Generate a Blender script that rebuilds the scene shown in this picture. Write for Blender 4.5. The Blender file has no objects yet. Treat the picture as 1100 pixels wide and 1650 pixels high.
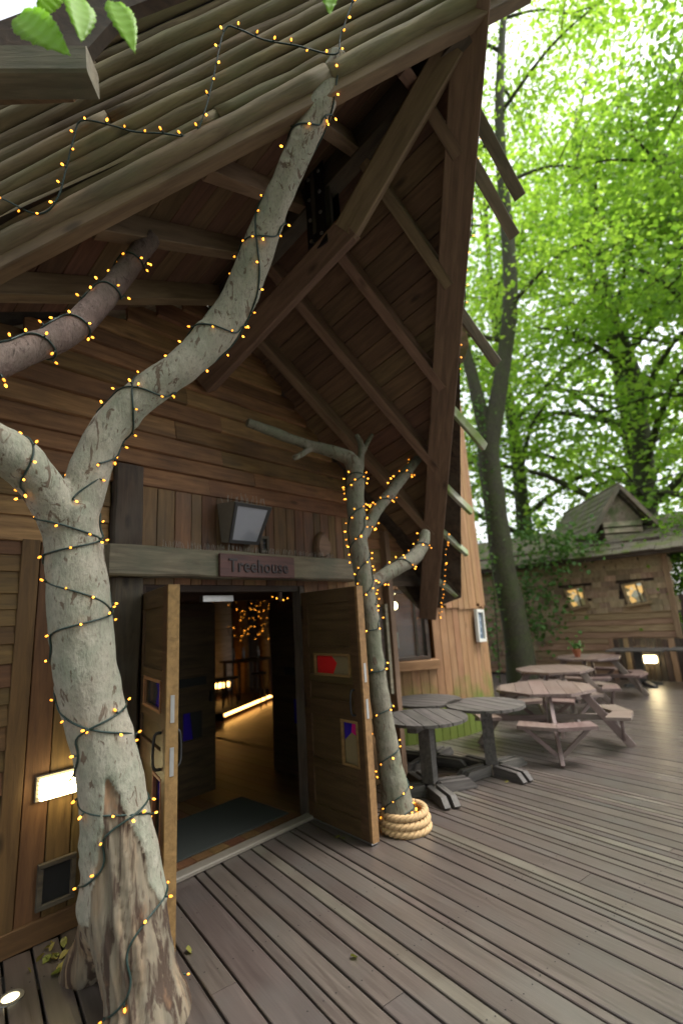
import bpy, bmesh, math, random
import numpy as np
from mathutils import Vector, Matrix, noise
from mathutils.bvhtree import BVHTree

random.seed(7)
rng = np.random.default_rng(7)
sc = bpy.context.scene
COL = sc.collection
R_ = math.radians

# ------------------------------------------------------------------ camera
CAM_H = 1.85
FPX, PCX, PCY = 779.0, 550.0, 825.0          # focal length and centre in pixels of the photograph
_vx = np.array([735, 125, FPX]); _vd = np.array([-595, 205, FPX])
_up = np.cross(_vx, _vd); _up /= np.linalg.norm(_up)
if _up[1] > 0: _up = -_up
_X = _vx / np.linalg.norm(_vx)
_Y = np.cross(_up, _X)
ROT = np.array([_X, _Y, _up])
cam_d = bpy.data.cameras.new('camera')
cam = bpy.data.objects.new('camera', cam_d); COL.objects.link(cam)
_cr, _cu, _cb = ROT @ [1, 0, 0], ROT @ [0, -1, 0], ROT @ [0, 0, -1]
cam.matrix_world = Matrix([[_cr[i], _cu[i], _cb[i], (0, 0, CAM_H)[i]] for i in range(3)] + [[0, 0, 0, 1]])
cam_d.sensor_fit = 'VERTICAL'; cam_d.sensor_height = 36; cam_d.lens = FPX / 1650 * 36
cam_d.clip_start = 0.05; cam_d.clip_end = 500
cam_d.dof.use_dof = True; cam_d.dof.focus_distance = 3.0; cam_d.dof.aperture_fstop = 0.85
sc.camera = cam

# ------------------------------------------------------------------ sky, sun, exposure
SUN_EL, SUN_AZ = R_(64), R_(-50)             # high, soft, from the clearing on the right
world = bpy.data.worlds.new('World'); sc.world = world; world.use_nodes = True
nt = world.node_tree; nt.nodes.clear()
wo = nt.nodes.new('ShaderNodeOutputWorld'); wb = nt.nodes.new('ShaderNodeBackground')
sky = nt.nodes.new('ShaderNodeTexSky'); sky.sky_type = 'NISHITA'; sky.sun_disc = False
sky.sun_elevation = SUN_EL; sky.sun_rotation = R_(90) - SUN_AZ
sky.air_density = 1.0; sky.dust_density = 4.0; sky.ozone_density = 1.0
hs = nt.nodes.new('ShaderNodeHueSaturation'); hs.inputs['Saturation'].default_value = 0.25   # overcast, nearly white
nt.links.new(sky.outputs[0], hs.inputs['Color']); nt.links.new(hs.outputs[0], wb.inputs[0])
wb.inputs[1].default_value = 0.15; nt.links.new(wb.outputs[0], wo.inputs[0])
sun_d = bpy.data.lights.new('sun', 'SUN'); sun_d.energy = 1.35; sun_d.angle = R_(24); sun_d.color = (1, .97, .92)
sun = bpy.data.objects.new('sun', sun_d); COL.objects.link(sun)
_sd = Vector((math.cos(SUN_EL) * math.cos(SUN_AZ), math.cos(SUN_EL) * math.sin(SUN_AZ), math.sin(SUN_EL)))
sun.rotation_euler = _sd.to_track_quat('Z', 'Y').to_euler()
vs = sc.view_settings
vs.view_transform = 'Standard'; vs.look = 'None'; vs.gamma = 1; vs.use_curve_mapping = False; vs.exposure = 1.62
sc.cycles.use_denoising = True
sc.cycles.max_bounces = 8; sc.cycles.diffuse_bounces = 5; sc.cycles.transparent_max_bounces = 8
sc.cycles.sample_clamp_indirect = 6

# ------------------------------------------------------------------ measuring the photograph
def ray(px, py): return ROT @ np.array([px - PCX, py - PCY, FPX])
def on_z(px, py, z=0.0):
    r = ray(px, py); t = (z - CAM_H) / r[2]; return Vector((r[0] * t, r[1] * t, z))
def on_y(px, py, y):
    r = ray(px, py); t = y / r[1]; return Vector((r[0] * t, y, CAM_H + r[2] * t))
def on_x(px, py, x):
    r = ray(px, py); t = x / r[0]; return Vector((x, r[1] * t, CAM_H + r[2] * t))
def on_pl(px, py, p, n):
    r = Vector(ray(px, py)); c = Vector((0, 0, CAM_H)); t = (Vector(p) - c).dot(n) / r.dot(n); return c + r * t
FWD = Vector(ROT @ [0, 0, 1])
def depth(p): return (p - Vector((0, 0, CAM_H))).dot(FWD)

# ------------------------------------------------------------------ objects
W = {}
def link(o, M=None, parent=None):
    COL.objects.link(o)
    M = M or Matrix.Identity(4)
    if parent:
        o.parent = parent
        o.matrix_basis = W[parent.name].inverted() @ M
    else:
        o.matrix_basis = M
    W[o.name] = M.copy()
    return o
def tag(o, label=None, cat=None, group=None, kind=None):
    if label: o['label'] = label
    if cat: o['category'] = cat
    if group: o['group'] = group
    if kind: o['kind'] = kind
    return o
def thing(name, label, cat, loc=(0, 0, 0), rz=0, group=None, kind=None):
    o = bpy.data.objects.new(name, None); o.empty_display_size = .1
    link(o, Matrix.Translation(loc) @ Matrix.Rotation(rz, 4, 'Z'))
    return tag(o, label, cat, group, kind)
def kids(o): return [c for c in COL.objects if c.parent == o]
def copy_tree(o, M, parent=None):
    c = o.copy(); link(c, M, parent)
    for ch in list(CH.get(o.name, [])):
        cc = copy_tree(ch, M @ (W[o.name].inverted() @ W[ch.name]), c)
    return c
CH = {}
def obj(name, me, mat=None, parent=None, M=None, smooth=False):
    if mat is not None and not me.materials:
        for m in (mat if isinstance(mat, (list, tuple)) else [mat]): me.materials.append(m)
    o = bpy.data.objects.new(name, me); link(o, M, parent)
    if parent: CH.setdefault(parent.name, []).append(o)
    if smooth: me.polygons.foreach_set('use_smooth', [True] * len(me.polygons))
    return o
def mesh(name, v, f):
    me = bpy.data.meshes.new(name); me.from_pydata([tuple(x) for x in v], [], f); me.update(); return me

# ------------------------------------------------------------------ shapes: verts, faces in a simple bag
class Bag:
    def __init__(s): s.v = []; s.f = []; s.mi = []
    def add(s, v, f, M=None, mi=0):
        b = len(s.v)
        s.v += [tuple(M @ Vector(p)) if M else tuple(p) for p in v]
        s.f += [tuple(i + b for i in q) for q in f]; s.mi += [mi] * len(f)
        return s
    def mesh(s, name):
        me = mesh(name, s.v, s.f)
        if any(s.mi): me.polygons.foreach_set('material_index', s.mi)
        return me
def loft(rings, cap=True):
    n = len(rings[0]); v = [p for r in rings for p in r]; f = []
    for i in range(len(rings) - 1):
        for j in range(n):
            k = (j + 1) % n
            f.append((i * n + j, i * n + k, (i + 1) * n + k, (i + 1) * n + j))
    if cap:
        f.append(tuple(reversed(range(n)))); f.append(tuple((len(rings) - 1) * n + j for j in range(n)))
    return v, f
def rect_sec(x, y0, y1, z0, z1, c):
    return [(x, y0 + c, z0), (x, y1 - c, z0), (x, y1, z0 + c), (x, y1, z1 - c), (x, y1 - c, z1), (x, y0 + c, z1), (x, y0, z1 - c), (x, y0, z0 + c)]
def plank_shape(L, w, t, seg=1, wane=(0, 0), warp=0, c=.004):
    """a board along local X, width Y, thickness Z, its edges wavy by wane"""
    rings = []; c = min(c, w * .3, t * .3)
    a, b = random.random() * 50, random.random() * 50
    for i in range(seg + 1):
        x = -L / 2 + L * i / seg
        e0 = noise.noise((x * 2.2 + a, a, 0)) * wane[0] + noise.noise((x * 6 + a, b, 3)) * wane[0] * .4
        e1 = noise.noise((x * 2.2 + b, b, 9)) * wane[1] + noise.noise((x * 6 + b, a, 3)) * wane[1] * .4
        dz = noise.noise((x * 1.1 + a, b, 5)) * warp
        rings.append(rect_sec(x, -w / 2 + e0, w / 2 + e1, -t / 2 + dz, t / 2 + dz, c))
    return loft(rings)
def frame(P0, P1, nrm):
    P0, P1, n = Vector(P0), Vector(P1), Vector(nrm)
    x = (P1 - P0).normalized(); n = (n - x * n.dot(x)).normalized(); y = n.cross(x)
    m = (P0 + P1) / 2
    return Matrix([[x[i], y[i], n[i], m[i]] for i in range(3)] + [[0, 0, 0, 1]])
def plank(name, P0, P1, w, t, nrm, mat, parent, seg=1, wane=(0, 0), warp=0, c=.004, label=None):
    L = (Vector(P1) - Vector(P0)).length
    v, f = plank_shape(L, w, t, seg, wane, warp, c)
    o = obj(name, mesh(name, v, f), mat, parent, frame(P0, P1, nrm))
    if label: o['label'] = label
    return o
def add_box(bag, lo, hi, c=.003, M=None, mi=0):
    lo, hi = Vector(lo), Vector(hi); c = min(c, *((hi - lo)[i] * .3 for i in range(3)))
    v, f = loft([[(lo.x + (c if k in (0, 3) else 0) * (1 if k == 0 else 0) + (hi.x - lo.x) * (k > 1) - (c if k == 3 else 0), *p[1:]) for p in
                  rect_sec(0, lo.y + (c if k in (0, 3) else 0), hi.y - (c if k in (0, 3) else 0), lo.z + (c if k in (0, 3) else 0), hi.z - (c if k in (0, 3) else 0), c)] for k in (1, 2)])
    bag.add(v, f, M, mi)
def box(name, lo, hi, mat, parent, c=.003, M=None):
    lo, hi = Vector(lo), Vector(hi); m = (lo + hi) / 2; b = Bag()
    add_box(b, lo - m, hi - m, c)
    M0 = (M or Matrix.Identity(4)) @ Matrix.Translation(m)
    return obj(name, b.mesh(name), mat, parent, M0)
def tube_shape(pts, rad, n=8, cap=True, wob=0):
    pts = [Vector(p) for p in pts]; rings = []; up = None
    if not isinstance(rad, (list, tuple)): rad = [rad] * len(pts)
    for i, p in enumerate(pts):
        d = (pts[min(i + 1, len(pts) - 1)] - pts[max(i - 1, 0)]).normalized()
        if up is None:
            up = Vector((0, 0, 1)) if abs(d.z) < .9 else Vector((1, 0, 0))
        up = (up - d * up.dot(d)).normalized(); s = d.cross(up)
        rr = rad[i]
        rings.append([p + (up * math.cos(2 * math.pi * j / n) + s * math.sin(2 * math.pi * j / n)) * rr * (1 + wob * noise.noise((p.x * 3 + j, p.y * 3, p.z * 3))) for j in range(n)])
    return loft(rings, cap)
def smooth_path(pts, rad, sub=4):
    P = [Vector(p) for p in pts]; out = []; ro = []
    for i in range(len(P) - 1):
        p0, p1, p2, p3 = P[max(i - 1, 0)], P[i], P[i + 1], P[min(i + 2, len(P) - 1)]
        for k in range(sub):
            t = k / sub
            out.append(.5 * ((2 * p1) + (p2 - p0) * t + (2 * p0 - 5 * p1 + 4 * p2 - p3) * t * t + (3 * p1 - p0 - 3 * p2 + p3) * t ** 3))
            ro.append(rad[i] * (1 - t) + rad[i + 1] * t)
    out.append(P[-1]); ro.append(rad[-1])
    return out, ro
def lathe_shape(prof, n=16):
    rings = [[(r * math.cos(2 * math.pi * j / n), r * math.sin(2 * math.pi * j / n), z) for j in range(n)] for r, z in prof]
    return loft(rings)
def prism_shape(poly, z0, z1, c=0):
    n = len(poly)
    rings = [[(x, y, z0) for x, y in poly], [(x, y, z1) for x, y in poly]]
    return loft(rings)

# ------------------------------------------------------------------ materials
def nodes(name):
    m = bpy.data.materials.new(name); m.use_nodes = True
    t = m.node_tree; b = t.nodes['Principled BSDF']
    return m, t, b, t.nodes.new, t.links.new
def wood(name, dark, light, rough=.75, bump=.35, vary=.35, grain=16, stain=None, stain_amt=.5, moss=None, moss_at=None, spec=.3, hue=.02, sat=1.0, knots=True, coat=0):
    m, t, b, N, Lk = nodes(name)
    tc = N('ShaderNodeTexCoord'); oi = N('ShaderNodeObjectInfo')
    off = N('ShaderNodeVectorMath'); off.operation = 'SCALE'; off.inputs[0].default_value = (37, 53, 71)
    Lk(oi.outputs['Random'], off.inputs['Scale'])
    ad = N('ShaderNodeVectorMath'); ad.operation = 'ADD'; Lk(tc.outputs['Object'], ad.inputs[0]); Lk(off.outputs[0], ad.inputs[1])
    # knots bend the grain a little
    mp = N('ShaderNodeMapping'); mp.inputs['Scale'].default_value = (1.1, grain, grain); Lk(ad.outputs[0], mp.inputs[0])
    n1 = N('ShaderNodeTexNoise'); n1.inputs['Scale'].default_value = 2.0; n1.inputs['Detail'].default_value = 7; n1.inputs['Roughness'].default_value = .62; n1.inputs['Distortion'].default_value = .5
    Lk(mp.outputs[0], n1.inputs['Vector'])
    cr = N('ShaderNodeValToRGB'); cr.color_ramp.elements[0].position = .32; cr.color_ramp.elements[1].position = .68
    cr.color_ramp.elements[0].color = (*dark, 1); cr.color_ramp.elements[1].color = (*light, 1)
    Lk(n1.outputs['Fac'], cr.inputs[0]); col = cr.outputs[0]
    if knots:
        vk = N('ShaderNodeTexVoronoi'); vk.inputs['Scale'].default_value = 1.0
        mk = N('ShaderNodeMapping'); mk.inputs['Scale'].default_value = (1.6, 4.2, 4.2); Lk(ad.outputs[0], mk.inputs[0]); Lk(mk.outputs[0], vk.inputs['Vector'])
        kr = N('ShaderNodeMapRange'); kr.inputs[1].default_value = .05; kr.inputs[2].default_value = .13; kr.inputs[3].default_value = .75; kr.inputs[4].default_value = 0
        Lk(vk.outputs['Distance'], kr.inputs[0])
        mx = N('ShaderNodeMixRGB'); mx.inputs[2].default_value = (*[c * .35 for c in dark], 1); Lk(kr.outputs[0], mx.inputs[0]); Lk(col, mx.inputs[1]); col = mx.outputs[0]
    if stain:
        n2 = N('ShaderNodeTexNoise'); n2.inputs['Scale'].default_value = 2.3; n2.inputs['Detail'].default_value = 5
        Lk(ad.outputs[0], n2.inputs['Vector'])
        sr = N('ShaderNodeMapRange'); sr.inputs[1].default_value = .45; sr.inputs[2].default_value = .7; sr.inputs[4].default_value = stain_amt; Lk(n2.outputs['Fac'], sr.inputs[0])
        mx = N('ShaderNodeMixRGB'); mx.inputs[2].default_value = (*stain, 1); Lk(sr.outputs[0], mx.inputs[0]); Lk(col, mx.inputs[1]); col = mx.outputs[0]
    if moss:
        ge = N('ShaderNodeNewGeometry'); n3 = N('ShaderNodeTexNoise'); n3.inputs['Scale'].default_value = 3.0; n3.inputs['Detail'].default_value = 6
        Lk(ge.outputs['Position'], n3.inputs['Vector'])
        if moss_at:   # moss creeps up from the ground (moss_at = low, high in metres)
            sx = N('ShaderNodeSeparateXYZ'); Lk(ge.outputs['Position'], sx.inputs[0])
            hr = N('ShaderNodeMapRange'); hr.inputs[1].default_value = moss_at[0]; hr.inputs[2].default_value = moss_at[1]; hr.inputs[3].default_value = .75; hr.inputs[4].default_value = 0
            Lk(sx.outputs[2], hr.inputs[0])
            sm = N('ShaderNodeMath'); sm.operation = 'ADD'; Lk(hr.outputs[0], sm.inputs[0]); Lk(n3.outputs['Fac'], sm.inputs[1])
            src = sm.outputs[0]; lo, hi = .74, 1.12
        else:
            src = n3.outputs['Fac']; lo, hi = .46, .66
        mr = N('ShaderNodeMapRange'); mr.inputs[1].default_value = lo; mr.inputs[2].default_value = hi; mr.inputs[4].default_value = .9; Lk(src, mr.inputs[0])
        mx = N('ShaderNodeMixRGB'); mx.inputs[2].default_value = (*moss, 1); Lk(mr.outputs[0], mx.inputs[0]); Lk(col, mx.inputs[1]); col = mx.outputs[0]
    hv = N('ShaderNodeHueSaturation'); hv.inputs['Saturation'].default_value = sat
    vr = N('ShaderNodeMapRange'); vr.inputs[3].default_value = 1 - vary; vr.inputs[4].default_value = 1 + vary; Lk(oi.outputs['Random'], vr.inputs[0]); Lk(vr.outputs[0], hv.inputs['Value'])
    fr = N('ShaderNodeMath'); fr.operation = 'MULTIPLY'; fr.inputs[1].default_value = 7.13; Lk(oi.outputs['Random'], fr.inputs[0])
    fr2 = N('ShaderNodeMath'); fr2.operation = 'FRACT'; Lk(fr.outputs[0], fr2.inputs[0])
    hr_ = N('ShaderNodeMapRange'); hr_.inputs[3].default_value = .5 - hue; hr_.inputs[4].default_value = .5 + hue; Lk(fr2.outputs[0], hr_.inputs[0]); Lk(hr_.outputs[0], hv.inputs['Hue'])
    Lk(col, hv.inputs['Color']); Lk(hv.outputs[0], b.inputs['Base Color'])
    rr = N('ShaderNodeMapRange'); rr.inputs[3].default_value = rough - .12; rr.inputs[4].default_value = rough + .12; Lk(n1.outputs['Fac'], rr.inputs[0]); Lk(rr.outputs[0], b.inputs['Roughness'])
    b.inputs['Specular IOR Level'].default_value = spec
    b.inputs['Coat Weight'].default_value = coat; b.inputs['Coat Roughness'].default_value = .42
    bp = N('ShaderNodeBump'); bp.inputs['Strength'].default_value = bump; bp.inputs['Distance'].default_value = .01; Lk(n1.outputs['Fac'], bp.inputs['Height']); Lk(bp.outputs[0], b.inputs['Normal'])
    return m
def plain(name, col, rough=.6, metal=0, spec=.4, noise_amt=.2, scale=20):
    m, t, b, N, Lk = nodes(name)
    n1 = N('ShaderNodeTexNoise'); n1.inputs['Scale'].default_value = scale; n1.inputs['Detail'].default_value = 5
    tc = N('ShaderNodeTexCoord'); Lk(tc.outputs['Object'], n1.inputs['Vector'])
    cr = N('ShaderNodeValToRGB'); cr.color_ramp.elements[0].color = (*[c * (1 - noise_amt) for c in col], 1); cr.color_ramp.elements[1].color = (*[min(1, c * (1 + noise_amt)) for c in col], 1)
    Lk(n1.outputs['Fac'], cr.inputs[0]); Lk(cr.outputs[0], b.inputs['Base Color'])
    b.inputs['Roughness'].default_value = rough; b.inputs['Metallic'].default_value = metal; b.inputs['Specular IOR Level'].default_value = spec
    return m
def glow(name, col, strength):
    m, t, b, N, Lk = nodes(name)
    b.inputs['Base Color'].default_value = (*col, 1); b.inputs['Emission Color'].default_value = (*col, 1); b.inputs['Emission Strength'].default_value = strength
    return m
def glass(name, col, rough=.15, alpha=.0):
    m, t, b, N, Lk = nodes(name)
    b.inputs['Base Color'].default_value = (*col, 1); b.inputs['Roughness'].default_value = rough
    b.inputs['Transmission Weight'].default_value = alpha; b.inputs['IOR'].default_value = 1.45
    return m
def leaf_mat(name, c0, c1, trans=.45, rough=.45):
    m, t, b, N, Lk = nodes(name)
    ge = N('ShaderNodeNewGeometry'); cr = N('ShaderNodeValToRGB'); cr.color_ramp.elements[0].color = (*c0, 1); cr.color_ramp.elements[1].color = (*c1, 1)
    Lk(ge.outputs['Random Per Island'], cr.inputs[0]); Lk(cr.outputs[0], b.inputs['Base Color']); b.inputs['Roughness'].default_value = rough
    b.inputs['Specular IOR Level'].default_value = .25
    tr = N('ShaderNodeBsdfTranslucent'); mul = N('ShaderNodeMixRGB'); mul.blend_type = 'MULTIPLY'; mul.inputs[0].default_value = 1; mul.inputs[2].default_value = (1.45, 1.4, .7, 1)
    Lk(cr.outputs[0], mul.inputs[1]); Lk(mul.outputs[0], tr.inputs[0])
    mx = N('ShaderNodeMixShader'); mx.inputs[0].default_value = trans
    out = t.nodes['Material Output']; Lk(b.outputs[0], mx.inputs[1]); Lk(tr.outputs[0], mx.inputs[2]); Lk(mx.outputs[0], out.inputs[0])
    return m

M_deck = wood('deck_wood', (.046, .034, .0285), (.09, .07, .059), rough=.34, bump=.25, vary=.13, grain=22, stain=(.075, .072, .064), stain_amt=.5, hue=.015, spec=.6, knots=False, coat=1.0)
M_deckn = wood('deck_narrow_wood', (.05, .038, .03), (.094, .074, .061), rough=.36, bump=.25, vary=.12, grain=22, stain=(.15, .14, .11), stain_amt=.5, spec=.45, knots=False, coat=1.0)
M_wane = wood('waney_wood', (.12, .064, .028), (.27, .152, .068), rough=.75, vary=.3, grain=11, stain=(.06, .04, .028), stain_amt=.5)
M_vert = wood('facade_plank_wood', (.095, .052, .026), (.22, .125, .062), rough=.75, vary=.3, grain=12, stain=(.075, .06, .045), stain_amt=.6)
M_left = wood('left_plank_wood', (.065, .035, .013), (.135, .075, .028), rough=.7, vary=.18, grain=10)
M_dark = wood('dark_timber', (.03, .022, .017), (.085, .06, .042), rough=.8, vary=.25, grain=9, stain=(.1, .09, .075), stain_amt=.5)
M_beam = wood('grey_beam_wood', (.1, .08, .056), (.235, .19, .135), rough=.75, vary=.15, grain=9, stain=(.09, .1, .07), stain_amt=.7, bump=.6)
M_roofw = wood('soffit_wood', (.075, .042, .023), (.145, .086, .047), rough=.75, vary=.22, grain=10)
M_raft = wood('rafter_wood', (.1, .063, .038), (.19, .126, .078), rough=.7, vary=.2, grain=10)
M_barge = wood('barge_wood', (.105, .062, .04), (.2, .124, .08), rough=.7, vary=.1, grain=10)
M_log = wood('split_log_wood', (.09, .068, .038), (.22, .172, .1), rough=.8, vary=.18, grain=9, stain=(.13, .135, .075), stain_amt=.5, bump=.8)
M_mossy = wood('mossy_slat_wood', (.2, .2, .15), (.36, .36, .28), rough=.8, vary=.15, moss=(.13, .2, .03), stain=(.2, .23, .14))
M_tower = wood('tower_wood', (.215, .112, .05), (.33, .19, .092), rough=.7, vary=.07, hue=.008, grain=7, moss=(.1, .155, .02), moss_at=(.1, 1.15), stain=(.25, .16, .095), stain_amt=.35)
M_door = wood('door_wood', (.05, .029, .012), (.092, .054, .023), rough=.5, vary=.06, grain=12, spec=.4, knots=False)
M_dooredge = wood('door_edge_wood', (.16, .08, .035), (.27, .14, .062), rough=.6, vary=.06, grain=12, knots=False)
M_black = wood('black_table_wood', (.045, .041, .037), (.115, .104, .093), rough=.62, vary=.2, grain=14, spec=.2, knots=False, coat=0)
M_picnic = wood('picnic_wood', (.105, .062, .049), (.205, .145, .12), rough=.5, vary=.15, grain=14, spec=.45, knots=False, stain=(.19, .15, .13), coat=.6)
M_cott = wood('cottage_board_wood', (.21, .135, .075), (.37, .25, .15), rough=.75, vary=.2, grain=8)
M_shing = wood('grey_shingle_wood', (.2, .165, .115), (.4, .34, .25), rough=.85, vary=.3, grain=8, moss=(.1, .14, .05), stain=(.12, .09, .06))
M_wallsh = wood('brown_shingle_wood', (.21, .145, .085), (.41, .3, .195), rough=.85, vary=.3, grain=8, stain=(.24, .2, .14))
M_croof = wood('cottage_roof_shingle', (.12, .1, .075), (.25, .22, .17), rough=.9, vary=.2, moss=(.14, .18, .035), knots=False)
M_inner = wood('interior_floor_wood', (.09, .045, .02), (.17, .09, .04), rough=.35, vary=.12, grain=14, spec=.5, knots=False)
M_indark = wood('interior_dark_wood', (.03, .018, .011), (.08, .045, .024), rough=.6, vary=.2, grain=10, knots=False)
M_amber = wood('interior_amber_wood', (.2, .08, .02), (.38, .17, .05), rough=.6, vary=.2, grain=10, knots=False)
M_pale = wood('interior_pale_board', (.4, .36, .32), (.6, .55, .5), rough=.6, vary=.1, grain=8, knots=False)
M_sign = wood('sign_wood', (.055, .026, .022), (.12, .056, .048), rough=.6, vary=.05, grain=10, knots=False)
M_signl = plain('sign_letter_paint', (.02, .012, .012), rough=.5)
M_steel = plain('dark_steel', (.022, .022, .024), rough=.5, metal=.6)
M_galv = plain('galvanised_steel', (.45, .45, .44), rough=.4, metal=.9)
M_iron = plain('black_iron', (.015, .015, .015), rough=.45)
M_cable = plain('green_cable', (.012, .03, .024), rough=.5, noise_amt=.1)
M_bulb = glow('warm_bulb', (1.0, .34, .03), 1.5)
M_rope = plain('manila_rope', (.42, .28, .14), rough=.9, scale=90, noise_amt=.35)
M_hood = plain('floodlight_housing', (.16, .14, .11), rough=.6)
M_floodglass = plain('floodlight_glass', (.19, .2, .23), rough=.12, spec=.6, noise_amt=.05)
M_lamp = glow('lamp_diffuser', (1.0, .83, .42), 6.5)
M_decklamp = glow('deck_lamp_lens', (1.0, .86, .5), 1.4)
M_farlamp = glow('far_lamp_diffuser', (1.0, .8, .45), 7.0)
M_strip = glow('strip_light', (1.0, .5, .12), 4.0)
M_warmwin = glow('lit_room', (1.0, .56, .14), .55)
M_mat = plain('door_mat', (.035, .04, .035), rough=.95, scale=200)
M_soil = plain('soil', (.05, .042, .03), rough=.95, scale=3, noise_amt=.5)
M_terra = plain('terracotta', (.3, .1, .05), rough=.8)
M_frame = plain('pale_frame_paint', (.55, .55, .5), rough=.6)
M_chalk = plain('menu_board', (.1, .14, .18), rough=.4)
M_paper = plain('menu_print', (.55, .6, .65), rough=.6)
M_spike = plain('clear_spike', (.35, .34, .32), rough=.3)
M_red = glass('red_glass', (.6, .02, .02)); M_blue = glass('blue_glass', (.03, .015, .25)); M_mag = glass('magenta_glass', (.5, .02, .16)); M_cream = glass('cream_glass', (.22, .17, .09), .25)
M_indglass = glass('dark_glass', (.03, .03, .03)); M_clear = glass('window_glass', (.8, .85, .85), .03, .92)
M_bottle = glass('bottle_glass', (.5, .55, .6), .05)
def lit_room(name):
    m, t, b, N, Lk = nodes(name)
    tc = N('ShaderNodeTexCoord'); n = N('ShaderNodeTexVoronoi'); n.inputs['Scale'].default_value = 7; Lk(tc.outputs['Object'], n.inputs['Vector'])
    cr = N('ShaderNodeValToRGB'); e = cr.color_ramp.elements; e[0].color = (.9, .42, .08, 1); e[1].color = (.12, .1, .04, 1); e[1].position = .8
    x = e.new(.35); x.color = (1.0, .6, .2, 1); x = e.new(.55); x.color = (.75, .8, .7, 1)
    sp = N('ShaderNodeSeparateColor'); Lk(n.outputs['Color'], sp.inputs[0]); Lk(sp.outputs[0], cr.inputs[0]); Lk(cr.outputs[0], b.inputs['Emission Color']); b.inputs['Emission Strength'].default_value = .4
    b.inputs['Base Color'].default_value = (.3, .2, .1, 1)
    return m
M_warmwin = lit_room('lit_room_behind')
L_bright = leaf_mat('bright_linden_leaf', (.17, .33, .045), (.34, .52, .1), .58)
L_mid = leaf_mat('mid_green_leaf', (.1, .22, .03), (.23, .39, .07), .55)
L_deep = leaf_mat('deep_green_leaf', (.055, .13, .03), (.12, .23, .07), .4)
L_near = leaf_mat('near_leaf', (.28, .5, .05), (.33, .54, .06), .62)
L_dead = leaf_mat('fallen_leaf', (.1, .12, .02), (.25, .2, .06), .2)

def bark_mat(name, base, pale, patch, bare=False, green=(.16, .2, .13)):
    m, t, b, N, Lk = nodes(name)
    tc = N('ShaderNodeTexCoord')
    def nz(scale, sc3=(1, 1, 1), det=6, rough=.6, dist=0):
        mp = N('ShaderNodeMapping'); mp.inputs['Scale'].default_value = sc3; Lk(tc.outputs['Object'], mp.inputs[0])
        n = N('ShaderNodeTexNoise'); n.inputs['Scale'].default_value = scale; n.inputs['Detail'].default_value = det; n.inputs['Roughness'].default_value = rough; n.inputs['Distortion'].default_value = dist
        Lk(mp.outputs[0], n.inputs['Vector']); return n.outputs['Fac']
    def rng_(s, a, b_, o0=0, o1=1):
        r = N('ShaderNodeMapRange'); r.inputs[1].default_value = a; r.inputs[2].default_value = b_; r.inputs[3].default_value = o0; r.inputs[4].default_value = o1; Lk(s, r.inputs[0]); return r.outputs[0]
    def mix(f, a, c):
        x = N('ShaderNodeMixRGB'); Lk(f, x.inputs[0])
        if isinstance(a, tuple): x.inputs[1].default_value = (*a, 1)
        else: Lk(a, x.inputs[1])
        if isinstance(c, tuple): x.inputs[2].default_value = (*c, 1)
        else: Lk(c, x.inputs[2])
        return x.outputs[0]
    big = nz(3.2, det=4); fine = nz(70, (1, 1, .5), det=4); mid = nz(16, (1, 1, .7))
    col = mix(rng_(big, .38, .62), base, green)
    col = mix(rng_(mid, .45, .75, 0, .6), col, pale)
    col = mix(rng_(fine, .52, .7, 0, .6), col, tuple(c * .45 for c in base))
    lent = nz(11, (1.6, 1.6, .55), det=3, dist=1.2)
    col = mix(rng_(lent, .6, .64, 0, .8), col, patch)
    crack = nz(26, (1, 1, .16), det=3, dist=.6)
    ck = rng_(crack, .66, .72, 0, .6)
    col = mix(ck, col, (.03, .024, .018))
    h = N('ShaderNodeMath'); h.operation = 'SUBTRACT'; Lk(fine, h.inputs[0]); Lk(ck, h.inputs[1]); hh = h.outputs[0]
    if bare:
        at = N('ShaderNodeAttribute'); at.attribute_name = 'bare'
        g = nz(17, (1, 1, .06), det=6, dist=.4); g2 = nz(5, (1, 1, .25), det=4)
        wcol = mix(rng_(g, .35, .65), (.06, .034, .02), (.29, .2, .12))
        wcol = mix(rng_(g2, .42, .6, 0, .75), wcol, (.15, .135, .1))
        wcol = mix(rng_(nz(15, (1, 1, .08), det=4, dist=.3), .49, .56, 0, .88), wcol, (.038, .021, .014))
        wcol = mix(rng_(nz(6, (1, 1, .5), det=4), .6, .72, 0, .7), wcol, (.26, .145, .075))
        ff = rng_(at.outputs['Fac'], .3, .7)
        col = mix(ff, col, wcol)
        x = N('ShaderNodeMixRGB'); Lk(ff, x.inputs[0]); Lk(hh, x.inputs[1]); Lk(g, x.inputs[2]); hh = x.outputs[0]
    Lk(col, b.inputs['Base Color']); b.inputs['Roughness'].default_value = .8; b.inputs['Specular IOR Level'].default_value = .25
    bp = N('ShaderNodeBump'); bp.inputs['Strength'].default_value = .6; bp.inputs['Distance'].default_value = .012; Lk(hh, bp.inputs['Height']); Lk(bp.outputs[0], b.inputs['Normal'])
    return m
B_main = bark_mat('pale_beech_bark', (.28, .255, .2), (.4, .37, .3), (.085, .05, .032), bare=True, green=(.21, .22, .165))
B_slim = bark_mat('slim_tree_bark', (.165, .15, .115), (.24, .218, .17), (.09, .06, .04), green=(.14, .145, .1))
B_dark = bark_mat('dark_branch_bark', (.09, .06, .05), (.17, .12, .1), (.05, .03, .025), green=(.1, .075, .06))
B_far = bark_mat('forest_bark', (.05, .048, .03), (.09, .085, .055), (.03, .025, .018), green=(.05, .062, .022))

# ================================================================== SETTING
s = 150
ground = obj('ground', mesh('ground', [(-s, -s, -.4), (s, -s, -.4), (s, s, -.4), (-s, s, -.4)], [(0, 1, 2, 3)]), M_soil); tag(ground, kind='structure')

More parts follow.
